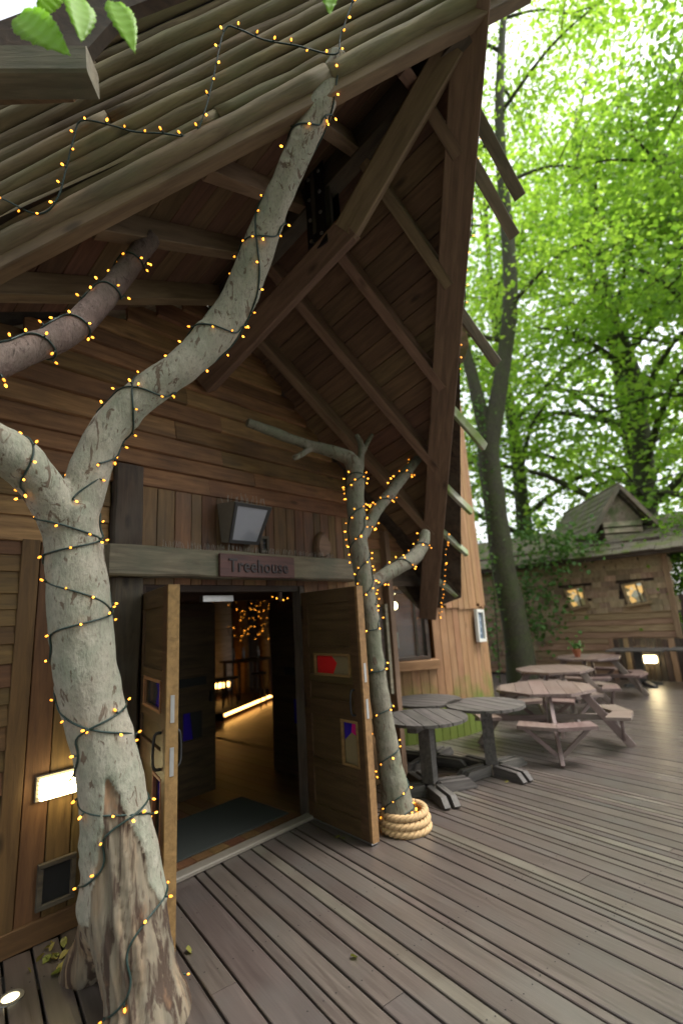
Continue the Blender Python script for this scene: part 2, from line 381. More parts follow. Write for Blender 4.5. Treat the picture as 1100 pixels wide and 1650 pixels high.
# deck: boards run along DV, set side by side along DU
DV = Vector((.181, .984, 0)).normalized(); DU = Vector((DV.y, -DV.x, 0))
deck = thing('deck', None, None, (0, 0, 0), kind='structure')
joints = [1.12, 1.275, 1.50, 1.58, 1.73, 1.884, 2.014, 2.118, 2.26, 2.43, 2.50, 2.66, 2.89, 3.04, 3.19, 3.26, 3.32, 3.43, 3.61, 3.69, 3.835, 3.915, 4.05, 4.12, 4.21, 4.29, 4.38, 4.51]
u = joints[0]
while u > -2.2:
    u -= random.choice((.15, .15, .155, .225, .075)); joints.insert(0, u)
u = joints[-1]
while u < 13.9:
    u += random.choice((.15, .15, .15, .225, .075, .075)); joints.append(u)
WALL_Y = 3.82
def board_end(u):
    # how far along DV the board may run before it meets the building, tower or cottage side
    if u < 4.2: y = WALL_Y - .02
    elif u < 8.0: y = 4.75
    else: y = 8.5
    return (y + u * .181) / .984
for a, b in zip(joints, joints[1:]):
    w = b - a - .0145; uc = (a + b) / 2; v0, v1 = -2.6, board_end(uc)
    cuts = [v0, v1]
    if random.random() < .45: cuts.insert(1, random.uniform(.2, v1 - .6))
    for c0, c1 in zip(cuts, cuts[1:]):
        if c1 - c0 < .05: continue
        e = .0015
        P0, P1 = DU * uc + DV * (c0 + e), DU * uc + DV * (c1 - e)
        dz = Vector((0, 0, -.016 + random.uniform(-.0015, .0015)))
        plank('board', P0 + dz, P1 + dz, w, .03, (0, 0, 1), M_deckn if w < .1 and random.random() < .75 else M_deck, deck, c=.004)
scb = Bag()
for a, b in zip(joints, joints[1:]):
    uc = (a + b) / 2
    if not -.5 < uc < 8: continue
    for v in np.arange(-.6, board_end(uc) - .05, .6):
        for du in ((-.25, .25) if b - a > .1 else (0,)):
            c_ = DU * (uc + du * (b - a) + random.uniform(-.006, .006)) + DV * (v + random.uniform(-.015, .015)) + Vector((0, 0, .0015))
            scb.add([c_ + Vector((.0048 * math.cos(t), .0048 * math.sin(t), 0)) for t in (0, 1.05, 2.09, 3.14, 4.19, 5.24)], [(0, 1, 2, 3, 4, 5)])
tag(obj('screw_heads', scb.mesh('screw_heads'), M_iron, deck), kind='stuff')
jb = Bag()
for v in np.arange(-2.4, 9, .6):
    M = frame(DU * -2.2 + DV * v + Vector((0, 0, -.12)), DU * 13.8 + DV * v + Vector((0, 0, -.12)), (0, 0, 1))
    sh = plank_shape(16, .06, .17); jb.add(*sh, M)
o = obj('joist_frame', jb.mesh('joist_frame'), M_dark, deck)

# ================================================================== TREEHOUSE FRONT
NF = (0, -1, 0)                                     # the front faces -Y
front = thing('treehouse_front', 'brown timber front wall of waney boards and planks around the open double doors', 'building', (2.6, WALL_Y, 0))
Wp = Vector((2.45, WALL_Y, 5.15)); Ap = Vector((2.62, .86, 5.95))       # ridge: at the wall, at the prow
Dp = Vector((6.2, 4.02, 1.85)); Lp = Vector((-.235, WALL_Y, 3.46))       # lower ends of the right and left verge
SL, SR = (Wp.z - Lp.z) / (Wp.x - Lp.x), (Wp.z - 2.0) / (6.2 - Wp.x)
def gable_x(z): return Wp.x - (Wp.z - z) / SL, min(Wp.x + (Wp.z - z) / SR, 6.1)
yp = WALL_Y + .018
bkv = []
for poly in ([(-.5, 2.21), (6.0, 2.21), (6.0, 2.3), (2.45, 5.05), (-.5, 3.25)], [(-.5, 0), (1.74, 0), (1.74, 2.209), (-.5, 2.209)], [(3.54, 0), (4.96, 0), (4.96, 2.209), (3.54, 2.209)]):
    obj('backing_panel', Bag().add(*loft([[(x, WALL_Y + .045, z) for x, z in poly], [(x, WALL_Y + .075, z) for x, z in poly]])).mesh('backing_panel'), M_dark, front)
# horizontal waney-edge boards
z = 3.03
while z < 4.95:
    h = random.uniform(.13, .19)
    xl, xr = gable_x(z + h * .6); xl = max(xl, -.5)
    if z + h > 3.4: pass
    for x0, x1 in (((xl, random.uniform(2.0, 3.0)), (None, xr)) if xr - xl > 3 else ((xl, xr),)):
        if x0 is None: x0 = last + .003
        last = x1
        plank('waney_board', (x0, yp + random.uniform(0, .008), z + h / 2), (x1, yp + random.uniform(0, .008), z + h / 2), h + .035, .04, (0, -1, .22), M_wane, front, seg=18, wane=(.0, .065), warp=.008)
    z += h
z = 2.5
while z < 3.02:
    h = random.uniform(.13, .18); h = min(h, 3.03 - z) if 3.03 - z - h > .08 else 3.03 - z
    plank('waney_board', (-.5, yp, z + h / 2), (1.5, yp, z + h / 2), h + .025, .035, (0, -1, .12), M_wane, front, seg=10, wane=(.0, .04), warp=.005)
    plank('waney_board', (4.32, yp, z + h / 2), (5.8, yp, z + h / 2), h + .025, .035, (0, -1, .12), M_wane, front, seg=8, wane=(.0, .04), warp=.005)
    z += h
# short upright planks over the lintel
x = 1.76
while x < 4.3:
    w = random.uniform(.1, .17)
    plank('plank', (x + w / 2, yp + random.uniform(0, .006), 2.2), (x + w / 2, yp, 3.04), w - .006, .03, NF, M_vert, front, seg=4, wane=(.004, .004))
    x += w
# left of the doors: slatted shutter panel and upright planks
z = .9
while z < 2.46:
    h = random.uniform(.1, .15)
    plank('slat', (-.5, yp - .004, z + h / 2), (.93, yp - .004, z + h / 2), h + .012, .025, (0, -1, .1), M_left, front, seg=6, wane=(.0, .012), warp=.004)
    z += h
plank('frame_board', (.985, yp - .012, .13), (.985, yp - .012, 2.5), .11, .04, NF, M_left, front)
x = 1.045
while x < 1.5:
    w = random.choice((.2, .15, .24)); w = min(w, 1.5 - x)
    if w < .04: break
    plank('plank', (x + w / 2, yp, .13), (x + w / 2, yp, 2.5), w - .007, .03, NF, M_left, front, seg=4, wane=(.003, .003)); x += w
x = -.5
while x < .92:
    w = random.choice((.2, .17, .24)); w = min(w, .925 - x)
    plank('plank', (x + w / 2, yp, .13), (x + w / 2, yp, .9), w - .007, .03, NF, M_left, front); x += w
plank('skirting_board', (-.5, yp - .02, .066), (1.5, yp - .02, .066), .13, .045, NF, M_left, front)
# dark post between planks and doors
plank('post', (1.62, WALL_Y - .03, 0), (1.62, WALL_Y - .03, 2.24), .23, .16, NF, M_dark, front, seg=8, wane=(.015, .015), warp=.01, c=.02)
plank('post', (1.63, WALL_Y - .01, 2.49), (1.63, WALL_Y - .01, 3.16), .23, .1, NF, M_dark, front, seg=8, wane=(.012, .012), warp=.008, c=.015)
# lintel beam
plank('lintel', (1.44, WALL_Y - .09, 2.365), (4.22, WALL_Y - .09, 2.365), .235, .2, NF, M_beam, front, seg=16, wane=(.01, .012), warp=.008, c=.015)
# door frame
plank('door_jamb', (1.775, WALL_Y + .06, 0), (1.775, WALL_Y + .06, 2.19), .07, .12, NF, M_dark, front)
plank('door_jamb', (3.5, WALL_Y + .06, 0), (3.5, WALL_Y + .06, 2.19), .07, .12, NF, M_dark, front)
plank('door_head', (1.74, WALL_Y + .07, 2.17), (3.53, WALL_Y + .07, 2.17), .06, .1, NF, M_dark, front)
plank('threshold', (1.78, WALL_Y - .03, .018), (3.48, WALL_Y - .03, .018), .035, .11, NF, M_hood, front, c=.008)
# right of the doors
x = 3.54
while x < 4.86:
    w = random.choice((.16, .2, .14)); w = min(w, 4.9 - x)
    plank('plank', (x + w / 2, yp, 0), (x + w / 2, yp, 2.5 if x > 4.2 else 2.25), w - .007, .03, NF, M_wane, front); x += w
plank('corner_post', (4.93, WALL_Y - .04, 0), (4.93, WALL_Y - .04, 2.9), .09, .1, NF, M_barge, front, seg=6, wane=(.006, .006))
# wooden burl plaque, small wall vents
b = Bag()
ring = [(.105 * (1 + .25 * noise.noise((math.cos(a) * 1.3, math.sin(a) * 1.3, 4))) * math.cos(a), .15 * (1 + .25 * noise.noise((math.cos(a) * 1.5, math.sin(a) * 1.5, 9))) * math.sin(a)) for a in np.linspace(0, 2 * math.pi, 24, endpoint=False)]
b.add(*loft([[(x, -.0, z) for x, z in ring], [(x * .98, -.05, z * .98) for x, z in ring], [(x * .8, -.075, z * .85) for x, z in ring]]))
tag(obj('wood_plaque', b.mesh('wood_plaque'), M_barge, None, Matrix.Translation((3.8, WALL_Y - .003, 2.63)) @ Matrix.Rotation(.08, 4, 'Y')), 'rough brown wood slice fixed above the right end of the grey lintel', 'wood slice')
def vent(name, c, w, h, label, parent=None):
    t = thing(name, label, 'vent', c)
    fr = Bag(); k = .028
    for lo, hi in (((-w, -.03, -h), (w, 0, -h + k)), ((-w, -.03, h - k), (w, 0, h)), ((-w, -.03, -h + k), (-w + k, 0, h - k)), ((w - k, -.03, -h + k), (w, 0, h - k))): add_box(fr, lo, hi)
    M = Matrix.Translation(c)
    obj('frame', fr.mesh('frame'), M_dark, t, M)
    box('recess', (-w + k, -.008, -h + k), (w - k, -.002, h - k), M_iron, t, M=M)
    for i in range(3 if h < .1 else 0):
        z = -h + k + (i + .5) * (2 * h - 2 * k) / 3
        plank('louvre', M @ Vector((-w + k, -.012, z)), M @ Vector((w - k, -.012, z)), .02, .004, (0, -1, .8), M_iron, t)
vent('wall_vent', (3.0, WALL_Y - .004, 2.6), .055, .085, 'small dark vent beside the floodlight above the lintel')
vent('wall_vent', (1.265, WALL_Y - .004, .31), .11, .13, 'square wooden framed vent low on the wall left of the leaning trunk')
# bird spikes
b = Bag()
for i in range(150):
    x = 1.9 + i * .0135; y = WALL_Y - .1 + random.uniform(-.02, .02)
    if 2.36 < x < 3.0: pass
    v, f = tube_shape([(x, y, 2.482), (x + random.uniform(-.012, .012), y + random.uniform(-.03, .02), 2.482 + random.uniform(.05, .075))], .0012, 4)
    b.add(v, f)
add_box(b, (1.89, WALL_Y - .12, 2.484), (3.93, WALL_Y - .08, 2.489))
tag(obj('bird_spikes', b.mesh('bird_spikes'), M_spike), 'strip of thin pale bird spikes standing along the top of the grey lintel', 'bird spikes')

# sign
sg = thing('name_sign', 'dark red wooden sign reading Treehouse fixed on the lintel over the doors', 'sign', (2.77, WALL_Y - .205, 2.35))
Ms = Matrix.Translation((2.785, WALL_Y - .207, 2.352)) @ Matrix.Rotation(-.0, 4, 'Y')
plank('sign_board', Ms @ Vector((-.425, 0, 0)), Ms @ Vector((.425, 0, 0)), .205, .028, NF, M_sign, sg, seg=6, wane=(.004, .004), c=.006)
cu = bpy.data.curves.new('letters', 'FONT'); cu.body = 'Treehouse'; cu.size = .165; cu.extrude = .006; cu.bevel_depth = .0022; cu.align_x = 'CENTER'; cu.space_character = 1.08; cu.resolution_u = 3
to = bpy.data.objects.new('tmp', cu); COL.objects.link(to)
dg = bpy.context.evaluated_depsgraph_get(); me = bpy.data.meshes.new_from_object(to.evaluated_get(dg)); bpy.data.objects.remove(to)
Mt = Ms @ Matrix.Translation((0, -.017, -.055)) @ Matrix.Rotation(R_(90), 4, 'X')
co = np.empty(len(me.vertices) * 3); me.vertices.foreach_get('co', co); co = co.reshape(-1, 3)
wtxt = co[:, 0].max() - co[:, 0].min(); kx = .68 / wtxt; co[:, 0] *= kx; me.vertices.foreach_set('co', co.ravel())
me.materials.clear()
obj('lettering', me, M_signl, sg, Mt)

# floodlight
fl = thing('floodlight', 'wedge shaped floodlight with pale glass tilted down above the sign', 'floodlight', (2.73, WALL_Y, 2.8))
b = Bag()
Wt, Wb_ = .2, .13
pts = [(-.2, 0, .19), (.2, 0, .19), (.2, -.26, .16), (-.2, -.26, .16), (-.16, 0, -.15), (.16, 0, -.15), (.16, -.1, -.17), (-.16, -.1, -.17)]
b.add(pts, [(0, 3, 2, 1), (4, 5, 6, 7), (0, 1, 5, 4), (1, 2, 6, 5), (3, 0, 4, 7), (2, 3, 7, 6)])
Mf = Matrix.Translation((2.68, WALL_Y - .01, 2.75)) @ Matrix.Scale(1.06, 4)
ho = obj('housing', b.mesh('housing'), M_hood, fl, Mf)
q = [Vector(pts[i]) for i in (3, 2, 6, 7)]; nrm = (q[1] - q[0]).cross(q[3] - q[0]).normalized(); nrm = nrm if nrm.y < 0 else -nrm
cen = sum(q, Vector()) / 4
def quad_in(k, d): return [cen + (p - cen) * k + nrm * d for p in q]
rim = Bag(); rim.add([*quad_in(.98, .001), *quad_in(.82, .001), *quad_in(.98, .014), *quad_in(.82, .014)],
                    [(8 + i, 8 + (i + 1) % 4, 12 + (i + 1) % 4, 12 + i) for i in range(4)] + [(i, (i + 1) % 4, 8 + (i + 1) % 4, 8 + i) for i in range(4)] + [(4 + (i + 1) % 4, 4 + i, 12 + i, 12 + (i + 1) % 4) for i in range(4)])
obj('rim', rim.mesh('rim'), M_iron, fl, Mf)
gl = Bag(); gl.add([*quad_in(.84, .003), *quad_in(.84, .007)], [(0, 1, 2, 3), (4, 5, 6, 7), (0, 4, 5, 1), (1, 5, 6, 2), (2, 6, 7, 3), (3, 7, 4, 0)]); obj('glass', gl.mesh('glass'), M_floodglass, fl, Mf)
b = Bag()
for i in range(34):
    x = -.19 + i * .0115; y = random.uniform(-.2, -.03)
    b.add(*tube_shape([(x, y, .185), (x + random.uniform(-.02, .02), y, .185 + random.uniform(.05, .08))], .0012, 4))
tag(obj('spikes', b.mesh('spikes'), M_spike, fl, Mf), kind='stuff')

# bulkhead lamp on the left wall
bl = thing('bulkhead_lamp', 'lit rectangular bulkhead lamp on the wall behind the leaning trunk', 'wall lamp', (1.27, WALL_Y, .87))
Mb = Matrix.Translation((1.27, WALL_Y - .003, .885))
box('backplate', (-.16, -.03, -.075), (.16, 0, .075), M_hood, bl, M=Mb)
box('diffuser', (-.145, -.1, -.062), (.145, -.031, .062), M_lamp, bl, c=.02, M=Mb)
for i in range(5):
    z = -.05 + i * .025
    obj('guard_bar', Bag().add(*tube_shape([(-.15, -.03, z), (-.15, -.106, z), (.15, -.106, z), (.15, -.03, z)], .003, 6)).mesh('guard_bar'), M_galv, bl, Mb)

# ------------------------------------------------------------------ double doors
DW, DH = .88, 2.12
def door(hx, hy, ang, flip, label, g):
    """leaf hinged at hx,hy; runs along local +X; flip puts the panel mouldings on the other face too"""
    d = box('door', (0, -.022, .02), (DW - .03, .022, DH), M_door, front, M=Matrix.Translation((hx, hy, 0)) @ Matrix.Rotation(ang, 4, 'Z'), c=.003)
    # replace the plain slab by one with the two glazed openings left open
    B = Matrix.Translation((hx, hy, 0)) @ Matrix.Rotation(ang, 4, 'Z')
    bag = Bag()
    w1 = (.2, .7, 1.33, 1.5); w2 = (.56, .76, .58, .93)
    cells_z = [.02, .58, .93, 1.33, 1.5, DH]
    def opening(z0, z1):
        return w2 if z0 >= .58 and z1 <= .93 else (w1 if z0 >= 1.33 and z1 <= 1.5 else None)
    for z0, z1 in zip(cells_z, cells_z[1:]):
        op = opening(z0, z1)
        for a0, a1 in (((0, op[0]), (op[1], DW - .03)) if op else ((0, DW - .03),)):
            add_box(bag, (a0, -.018, z0), (a1, .018, z1), c=.0005)
    Bi = W[d.name]
    loc = Bi.inverted() @ B
    me = Bag(); me.v = [tuple(loc @ Vector(p)) for p in bag.v]; me.f = bag.f; me.mi = bag.mi
    m2 = me.mesh('door'); m2.materials.append(M_door); d.data = m2
    d['label'] = label
    st, k = .1, .012
    for sgn in (-1, 1):
        y0, y1 = (.0185, .036) if sgn > 0 else (-.036, -.0185)
        for x0, x1 in ((0, st), (DW - .03 - st, DW - .03)):
            if True: box('stile', (x0, y0, .02), (x1, y1, DH), M_door, d, M=B)
        for z0, z1 in ((.02, .16), (.47, .56), (.95, 1.1), (1.25, 1.32), (1.51, 1.58), (DH - .13, DH)):
            box('rail', (st, y0, z0), (DW - .03 - st, y1, z1), M_door, d, M=B)
    box('closing_edge', (DW - .03, -.036, .02), (DW, .036, DH), M_dooredge, d, M=B)
    def pane(poly, m): obj('stained_pane', Bag().add(*loft([[(x, -.005, z) for x, z in poly], [(x, .005, z) for x, z in poly]])).mesh('stained_pane'), m, d, B)
    x0, x1, z0, z1 = w1
    pane([(x0, z0), (x0 + .24, z0), (x0 + .3, z0 + .1), (x0 + .22, z1), (x0, z1)], g[0])
    pane([(x0 + .242, z0), (x1, z0), (x1, z1), (x0 + .222, z1), (x0 + .302, z0 + .1)], g[1])
    x0, x1, z0, z1 = w2
    pane([(x0, z0 + .19), (x0 + .09, z0 + .26), (x0 + .11, z1), (x0, z1)], g[2])
    pane([(x0 + .092, z0 + .262), (x1, z0 + .22), (x1, z1), (x0 + .112, z1)], g[3])
    pane([(x0, z0), (x1, z0), (x1, z0 + .218), (x0 + .092, z0 + .258), (x0, z0 + .188)], g[4])
    for x0, x1, z0, z1 in (w1, w2):
        for sgn in (-1, 1):
            y0, y1 = (.0185, .039) if sgn > 0 else (-.039, -.0185)
            bd = Bag()
            for lo, hi in (((x0 - .018, y0, z0 - .018), (x1 + .018, y1, z0 + .004)), ((x0 - .018, y0, z1 - .004), (x1 + .018, y1, z1 + .018)), ((x0 - .018, y0, z0 + .004), (x0 + .004, y1, z1 - .004)), ((x1 - .004, y0, z0 + .004), (x1 + .018, y1, z1 - .004))): add_box(bd, lo, hi)
            obj('beading', bd.mesh('beading'), M_dooredge, d, B)
    for sgn in (-1, 1):
        hp = [(DW - .12, sgn * .034, 1.0), (DW - .12, sgn * .075, 1.01), (DW - .125, sgn * .085, 1.08), (DW - .12, sgn * .075, 1.2), (DW - .12, sgn * .034, 1.21)]
        obj('handle', Bag().add(*tube_shape(smooth_path(hp, [.009] * 5)[0], .009, 8)).mesh('handle'), M_iron, d, B, smooth=True)
    hp = [(DW - .17, -.03, .74), (DW - .17, -.07, .75), (DW - .19, -.08, .8), (DW - .17, -.07, .88), (DW - .17, -.03, .89)] if not flip else [(DW - .17, .03, .74), (DW - .17, .07, .75), (DW - .19, .08, .8), (DW - .17, .07, .88), (DW - .17, .03, .89)]
    for z in (.18, 1.0, 1.85):
        box('hinge', (-.004, -.036, z), (.035, .036, z + .14), M_iron, d, M=B)
    box('door_bolt', (DW - .06, -.047 if not flip else .0365, .1), (DW - .035, -.0365 if not flip else .047, .3), M_iron, d, M=B)
    for z in (.98, 1.28):
        box('strike_plate', (DW - .0005, -.012, z), (DW + .003, .012, z + .16), M_galv, d, M=B)
    box('drip_bar', (.01, -.033, .005), (DW - .02, .033, .019), M_galv, d, M=B)
    return d
door(1.80, WALL_Y - .03, R_(-104.5), False, 'left door leaf, lamplit face', (M_indglass, M_blue, M_blue, M_indglass, M_indglass))
door(3.49, WALL_Y - .03, R_(-97), True, 'right door leaf with red and purple panes', (M_red, M_cream, M_blue, M_mag, M_cream))

# ------------------------------------------------------------------ inside the doorway
inside = thing('entrance_hall', 'dark timber hall seen through the open double doors', 'room', (2.6, 5, 0))
def floor_boards(x0, x1, y0, y1, z, step=.16):
    x = x0
    while x < x1:
        plank('floor_board', (x + step / 2, y0, z), (x + step / 2, y1, z), step - .004, .02, (0, 0, 1), M_inner, inside, c=.002); x += step
floor_boards(.9, 4.8, 3.93, 12.2, -.005)
floor_boards(4.82, 5.3, 5.3, 12.2, -.005)
floor_boards(5.3, 10.2, 6.5, 12.2, -.005)
plank('door_mat', (1.86, 4.42, .012), (3.4, 4.42, .012), .78, .014, (0, 0, 1), M_mat, inside)
def panel_wall(P0, P1, z0, z1, n, m, w=.2):
    P0, P1 = Vector(P0), Vector(P1); L = (P1 - P0).length; k = int(L / w)
    for i in range(k):
        p = P0 + (P1 - P0) * (i + .5) / k
        plank('wall_plank', p + Vector((0, 0, z0)), p + Vector((0, 0, z1)), L / k - .006, .03, n, m, inside)
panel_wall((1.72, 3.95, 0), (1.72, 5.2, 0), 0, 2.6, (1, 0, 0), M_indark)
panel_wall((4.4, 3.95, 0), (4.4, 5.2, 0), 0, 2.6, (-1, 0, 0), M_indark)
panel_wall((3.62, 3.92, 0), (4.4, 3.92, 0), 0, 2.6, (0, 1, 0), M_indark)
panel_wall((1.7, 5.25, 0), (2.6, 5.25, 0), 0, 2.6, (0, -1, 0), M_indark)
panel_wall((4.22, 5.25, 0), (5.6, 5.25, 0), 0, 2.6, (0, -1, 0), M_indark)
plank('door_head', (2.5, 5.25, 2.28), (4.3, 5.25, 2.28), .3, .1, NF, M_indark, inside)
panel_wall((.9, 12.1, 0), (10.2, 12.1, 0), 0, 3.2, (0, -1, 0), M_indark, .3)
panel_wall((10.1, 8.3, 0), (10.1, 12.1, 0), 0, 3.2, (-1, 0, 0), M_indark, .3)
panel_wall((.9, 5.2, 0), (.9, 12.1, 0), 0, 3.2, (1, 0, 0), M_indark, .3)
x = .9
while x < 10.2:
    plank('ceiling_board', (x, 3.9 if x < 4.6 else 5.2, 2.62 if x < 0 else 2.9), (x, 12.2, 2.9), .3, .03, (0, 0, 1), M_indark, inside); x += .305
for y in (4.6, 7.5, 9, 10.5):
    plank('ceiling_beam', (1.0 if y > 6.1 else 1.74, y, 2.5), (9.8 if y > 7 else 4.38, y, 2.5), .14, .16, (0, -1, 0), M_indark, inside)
# inner doors, standing open
def inner_door(hx, hy, ang, label):
    B = Matrix.Translation((hx, hy, 0)) @ Matrix.Rotation(ang, 4, 'Z')
    d = box('inner_door', (0, -.02, .02), (.85, .02, 2.1), M_indark, inside, M=B); d['label'] = label
    for z in (.05, .5, 1.05, 1.28, 1.95):
        box('rail', (.08, -.034, z), (.77, -.0205, z + .1), M_indark, d, M=B)
    box('stained_pane', (.25, -.026, 1.18), (.72, -.021, 1.27), M_indglass, d, M=B)
    obj('stained_pane', Bag().add(*loft([[(x, -.027, z) for x, z in ((.42, .62), (.54, .62), (.5, .9), (.42, .9))], [(x, -.0205, z) for x, z in ((.42, .62), (.54, .62), (.5, .9), (.42, .9))]])).mesh('stained_pane'), M_blue, d, B)
    obj('stained_pane', Bag().add(*loft([[(x, -.027, z) for x, z in ((.545, .62), (.66, .62), (.66, .9), (.505, .9))], [(x, -.0205, z) for x, z in ((.545, .62), (.66, .62), (.66, .9), (.505, .9))]])).mesh('stained_pane'), M_indglass, d, B)
    box('handle', (.76, -.06, .98), (.79, -.0205, 1.1), M_iron, d, M=B)
inner_door(2.52, 5.22, R_(4), 'left inner door')
inner_door(4.22, 5.2, R_(-93), 'right inner door')
box('door_closer', (2.45, 4.02, 2.06), (2.78, 4.08, 2.12), M_galv, inside)

# the room beyond: platform with strip light, pale panelled pier, posts, bar
S0, S1 = on_z(362, 1152, .12), on_z(434, 1122, .12)
pd = (S1 - S0).normalized(); pn = Vector((-pd.y, pd.x, 0))
pl = thing('platform', 'low timber platform edged with a glowing strip inside the hall', 'platform', (S0.x, S0.y, 0))
plank('platform_top', S0 + pn * .9 + Vector((0, 0, .03)), S0 + pd * 3.2 + pn * .9 + Vector((0, 0, .03)), 1.8, .03, (0, 0, 1), M_indark, pl)
plank('riser', S0 + pn * .02 + Vector((0, 0, -.05)), S0 + pd * 3.2 + pn * .02 + Vector((0, 0, -.05)), .13, .03, pn, M_indark, pl)
plank('strip_light', S0 + Vector((0, 0, -.005)), S0 + pd * 3.2 + Vector((0, 0, -.005)), .05, .025, pn, M_strip, pl)
c = on_y(360, 1040, 11.3)
pr = thing('panelled_pier', 'pale grey boarded pier in the room beyond the doors', 'pier', (c.x, 11.3, 0))
for i in range(14):
    plank('board', (c.x - .28, 11.3, .2 + i * .18), (c.x + .22, 11.3, .2 + i * .18), .172, .12, NF, M_pale, pr)
for i, (px, w) in enumerate(((388, .2), (425, .16))):
    c = on_y(px, 1050, 10.6)
    tag(obj('log_post', Bag().add(*tube_shape([(c.x, c.y, 0), (c.x + .03, c.y, 1), (c.x - .02, c.y, 2.0), (c.x, c.y, 2.9)], [w, w * .9, w * .95, w], 12, wob=.2)).mesh('log_post'), M_amber, smooth=True),
        ('amber log post beside the pale pier inside the room', 'amber log post at the right edge of the inner doorway')[i], 'post')
c = on_y(352, 1105, 10.2)
hl = thing('low_lamp', 'small glowing lamp low down in the room beyond the doors', 'lamp', (c.x + .1, 10.2, 0))
Mh = Matrix.Translation((c.x + .12, 10.2, c.z))
box('lamp_shade', (-.2, -.04, -.05), (.16, .04, .05), M_strip, hl, M=Mh)
box('stand', (-.03, -.03, -c.z), (.03, .03, -.05), M_iron, hl, M=Mh)
pm = thing('pendant_lamp', 'warm pendant lamp hanging by the pale pier in the far room', 'lamp', (c.x - 1.0, 10.5, 2.55))
Mpn = Matrix.Translation((on_y(360, 1040, 11.3).x + .15, 10.55, 2.5))
obj('globe', Bag().add(*lathe_shape([(.005, -.1), (.08, -.06), (.1, 0), (.07, .07), (.005, .09)], 14)).mesh('globe'), M_farlamp, pm, Mpn, smooth=True)
obj('cord', Bag().add(*tube_shape([(0, 0, .09), (0, 0, .38)], .006, 6)).mesh('cord'), M_iron, pm, Mpn)
# bar table with bottles and stools
c = on_y(402, 1075, 9.9)
bt = thing('bar_table', 'dark table carrying bottles and glasses in the far room', 'table', (c.x, 9.9, 0))
Mk = Matrix.Translation((c.x, 9.9, .12)); box('tabletop', (-.6, -.35, .84), (.5, .35, .88), M_indark, bt, M=Mk)
for sx in (-.5, .4):
    for sy in (-.28, .28): box('leg', (sx - .03, sy - .03, 0), (sx + .03, sy + .03, .838), M_indark, bt, M=Mk)
b = Bag(); b.add(*lathe_shape([(.001, 0), (.035, .001), (.036, .17), (.014, .22), (.013, .28), (.001, .281)], 10)); bme = b.mesh('bottle'); bme.materials.append(M_bottle)
for i in range(3):
    o = obj('bottle', bme, None, None, Mk @ Matrix.Translation((-.4 + i * .3, random.uniform(-.25, .2), .882)), smooth=True)
    tag(o, ('left bottle', 'middle bottle', 'right bottle')[i] + ' on the dark table in the far room', 'bottle', 'bottles on the bar table')
st = None
for i, px in enumerate((358, 372, 418)):
    c = on_y(px, 1100, 9.2)
    M = Matrix.Translation((c.x, 9.2, .0))
    lab = ('dark round bar stool nearest the inner left door', 'dark round bar stool in front of the pale pier', 'dark round bar stool at the right of the far room')[i]
    if st is None:
        st = thing('bar_stool', lab, 'stool', (c.x, 9.2, 0), group='bar stools in the far room')
        obj('seat', Bag().add(*lathe_shape([(.01, .70), (.16, .70), (.17, .715), (.165, .74), (.01, .745)], 14)).mesh('seat'), M_iron, st, M)
        for k in range(3):
            a = k * 2.1
            obj('leg', Bag().add(*tube_shape([(.09 * math.cos(a), .09 * math.sin(a), .699), (.19 * math.cos(a), .19 * math.sin(a), 0)], .015, 6)).mesh('leg'), M_iron, st, M)
    else: tag(copy_tree(st, M), lab)

# ================================================================== PORCH ROOF
roof = thing('porch_roof', 'steep prow shaped timber porch roof over the doors, clad outside with split logs', 'roof', Wp)
RA = (Ap - Wp)                                      # along the ridge, outwards
def slope_sys(V):                                   # V lower verge end; returns point(a,b): a along the ridge, b down the slope
    rd = RA.normalized(); d = V - Wp; down = (d - rd * d.dot(rd)).normalized()
    nrm = rd.cross(down).normalized()
    if nrm.z < 0: nrm = -nrm
    vb = d.dot(down); va = d.dot(rd); aA = RA.length
    def a_at(b): return aA + (va - aA) * b / vb     # where the verge cuts the course at b
    return rd, down, nrm, vb, a_at
def slope(V, mat_b, wtop):
    rd, down, nrm, vb, a_at = slope_sys(V)
    b = 0
    while b < vb - .05:
        w = min(wtop, vb - b)
        a1 = a_at(b + w) - .04
        # the wall plane cuts the course at y = WALL_Y
        a0 = max(-.25, ((WALL_Y + .02) - (Wp + down * (b + w / 2)).y) / rd.y)
        if a1 - a0 > .1:
            P0 = Wp + down * (b + w / 2) + rd * a0 + nrm * .02; P1 = Wp + down * (b + w / 2) + rd * a1 + nrm * .02
            plank('soffit_board', P0, P1, w - .006, .025, nrm, mat_b, roof)
        b += wtop
    return rd, down, nrm, vb, a_at
rdR, dnR, nR, vbR, aR = slope(Dp, M_roofw, .2)
rdL, dnL, nL, vbL, aL = slope(Lp, M_roofw, .2)
for (rd, dn, nn, vb, aat, step) in ((rdR, dnR, nR, vbR, aR, 'R'), (rdL, dnL, nL, vbL, aL, 'L')):
    for a in (.12, .72, 1.32, 1.92, 2.5):
        bm = vb * (RA.length - a) / (RA.length - (aat(vb))) if RA.length > aat(vb) else vb
        bm = min(bm, vb) - .06
        P0 = Wp + rd * a + dn * .06 - nn * .085; P1 = Wp + rd * a + dn * bm - nn * .085
        plank('rafter', P0, P1, .09, .18, nn, M_raft, roof, seg=4, warp=.004)
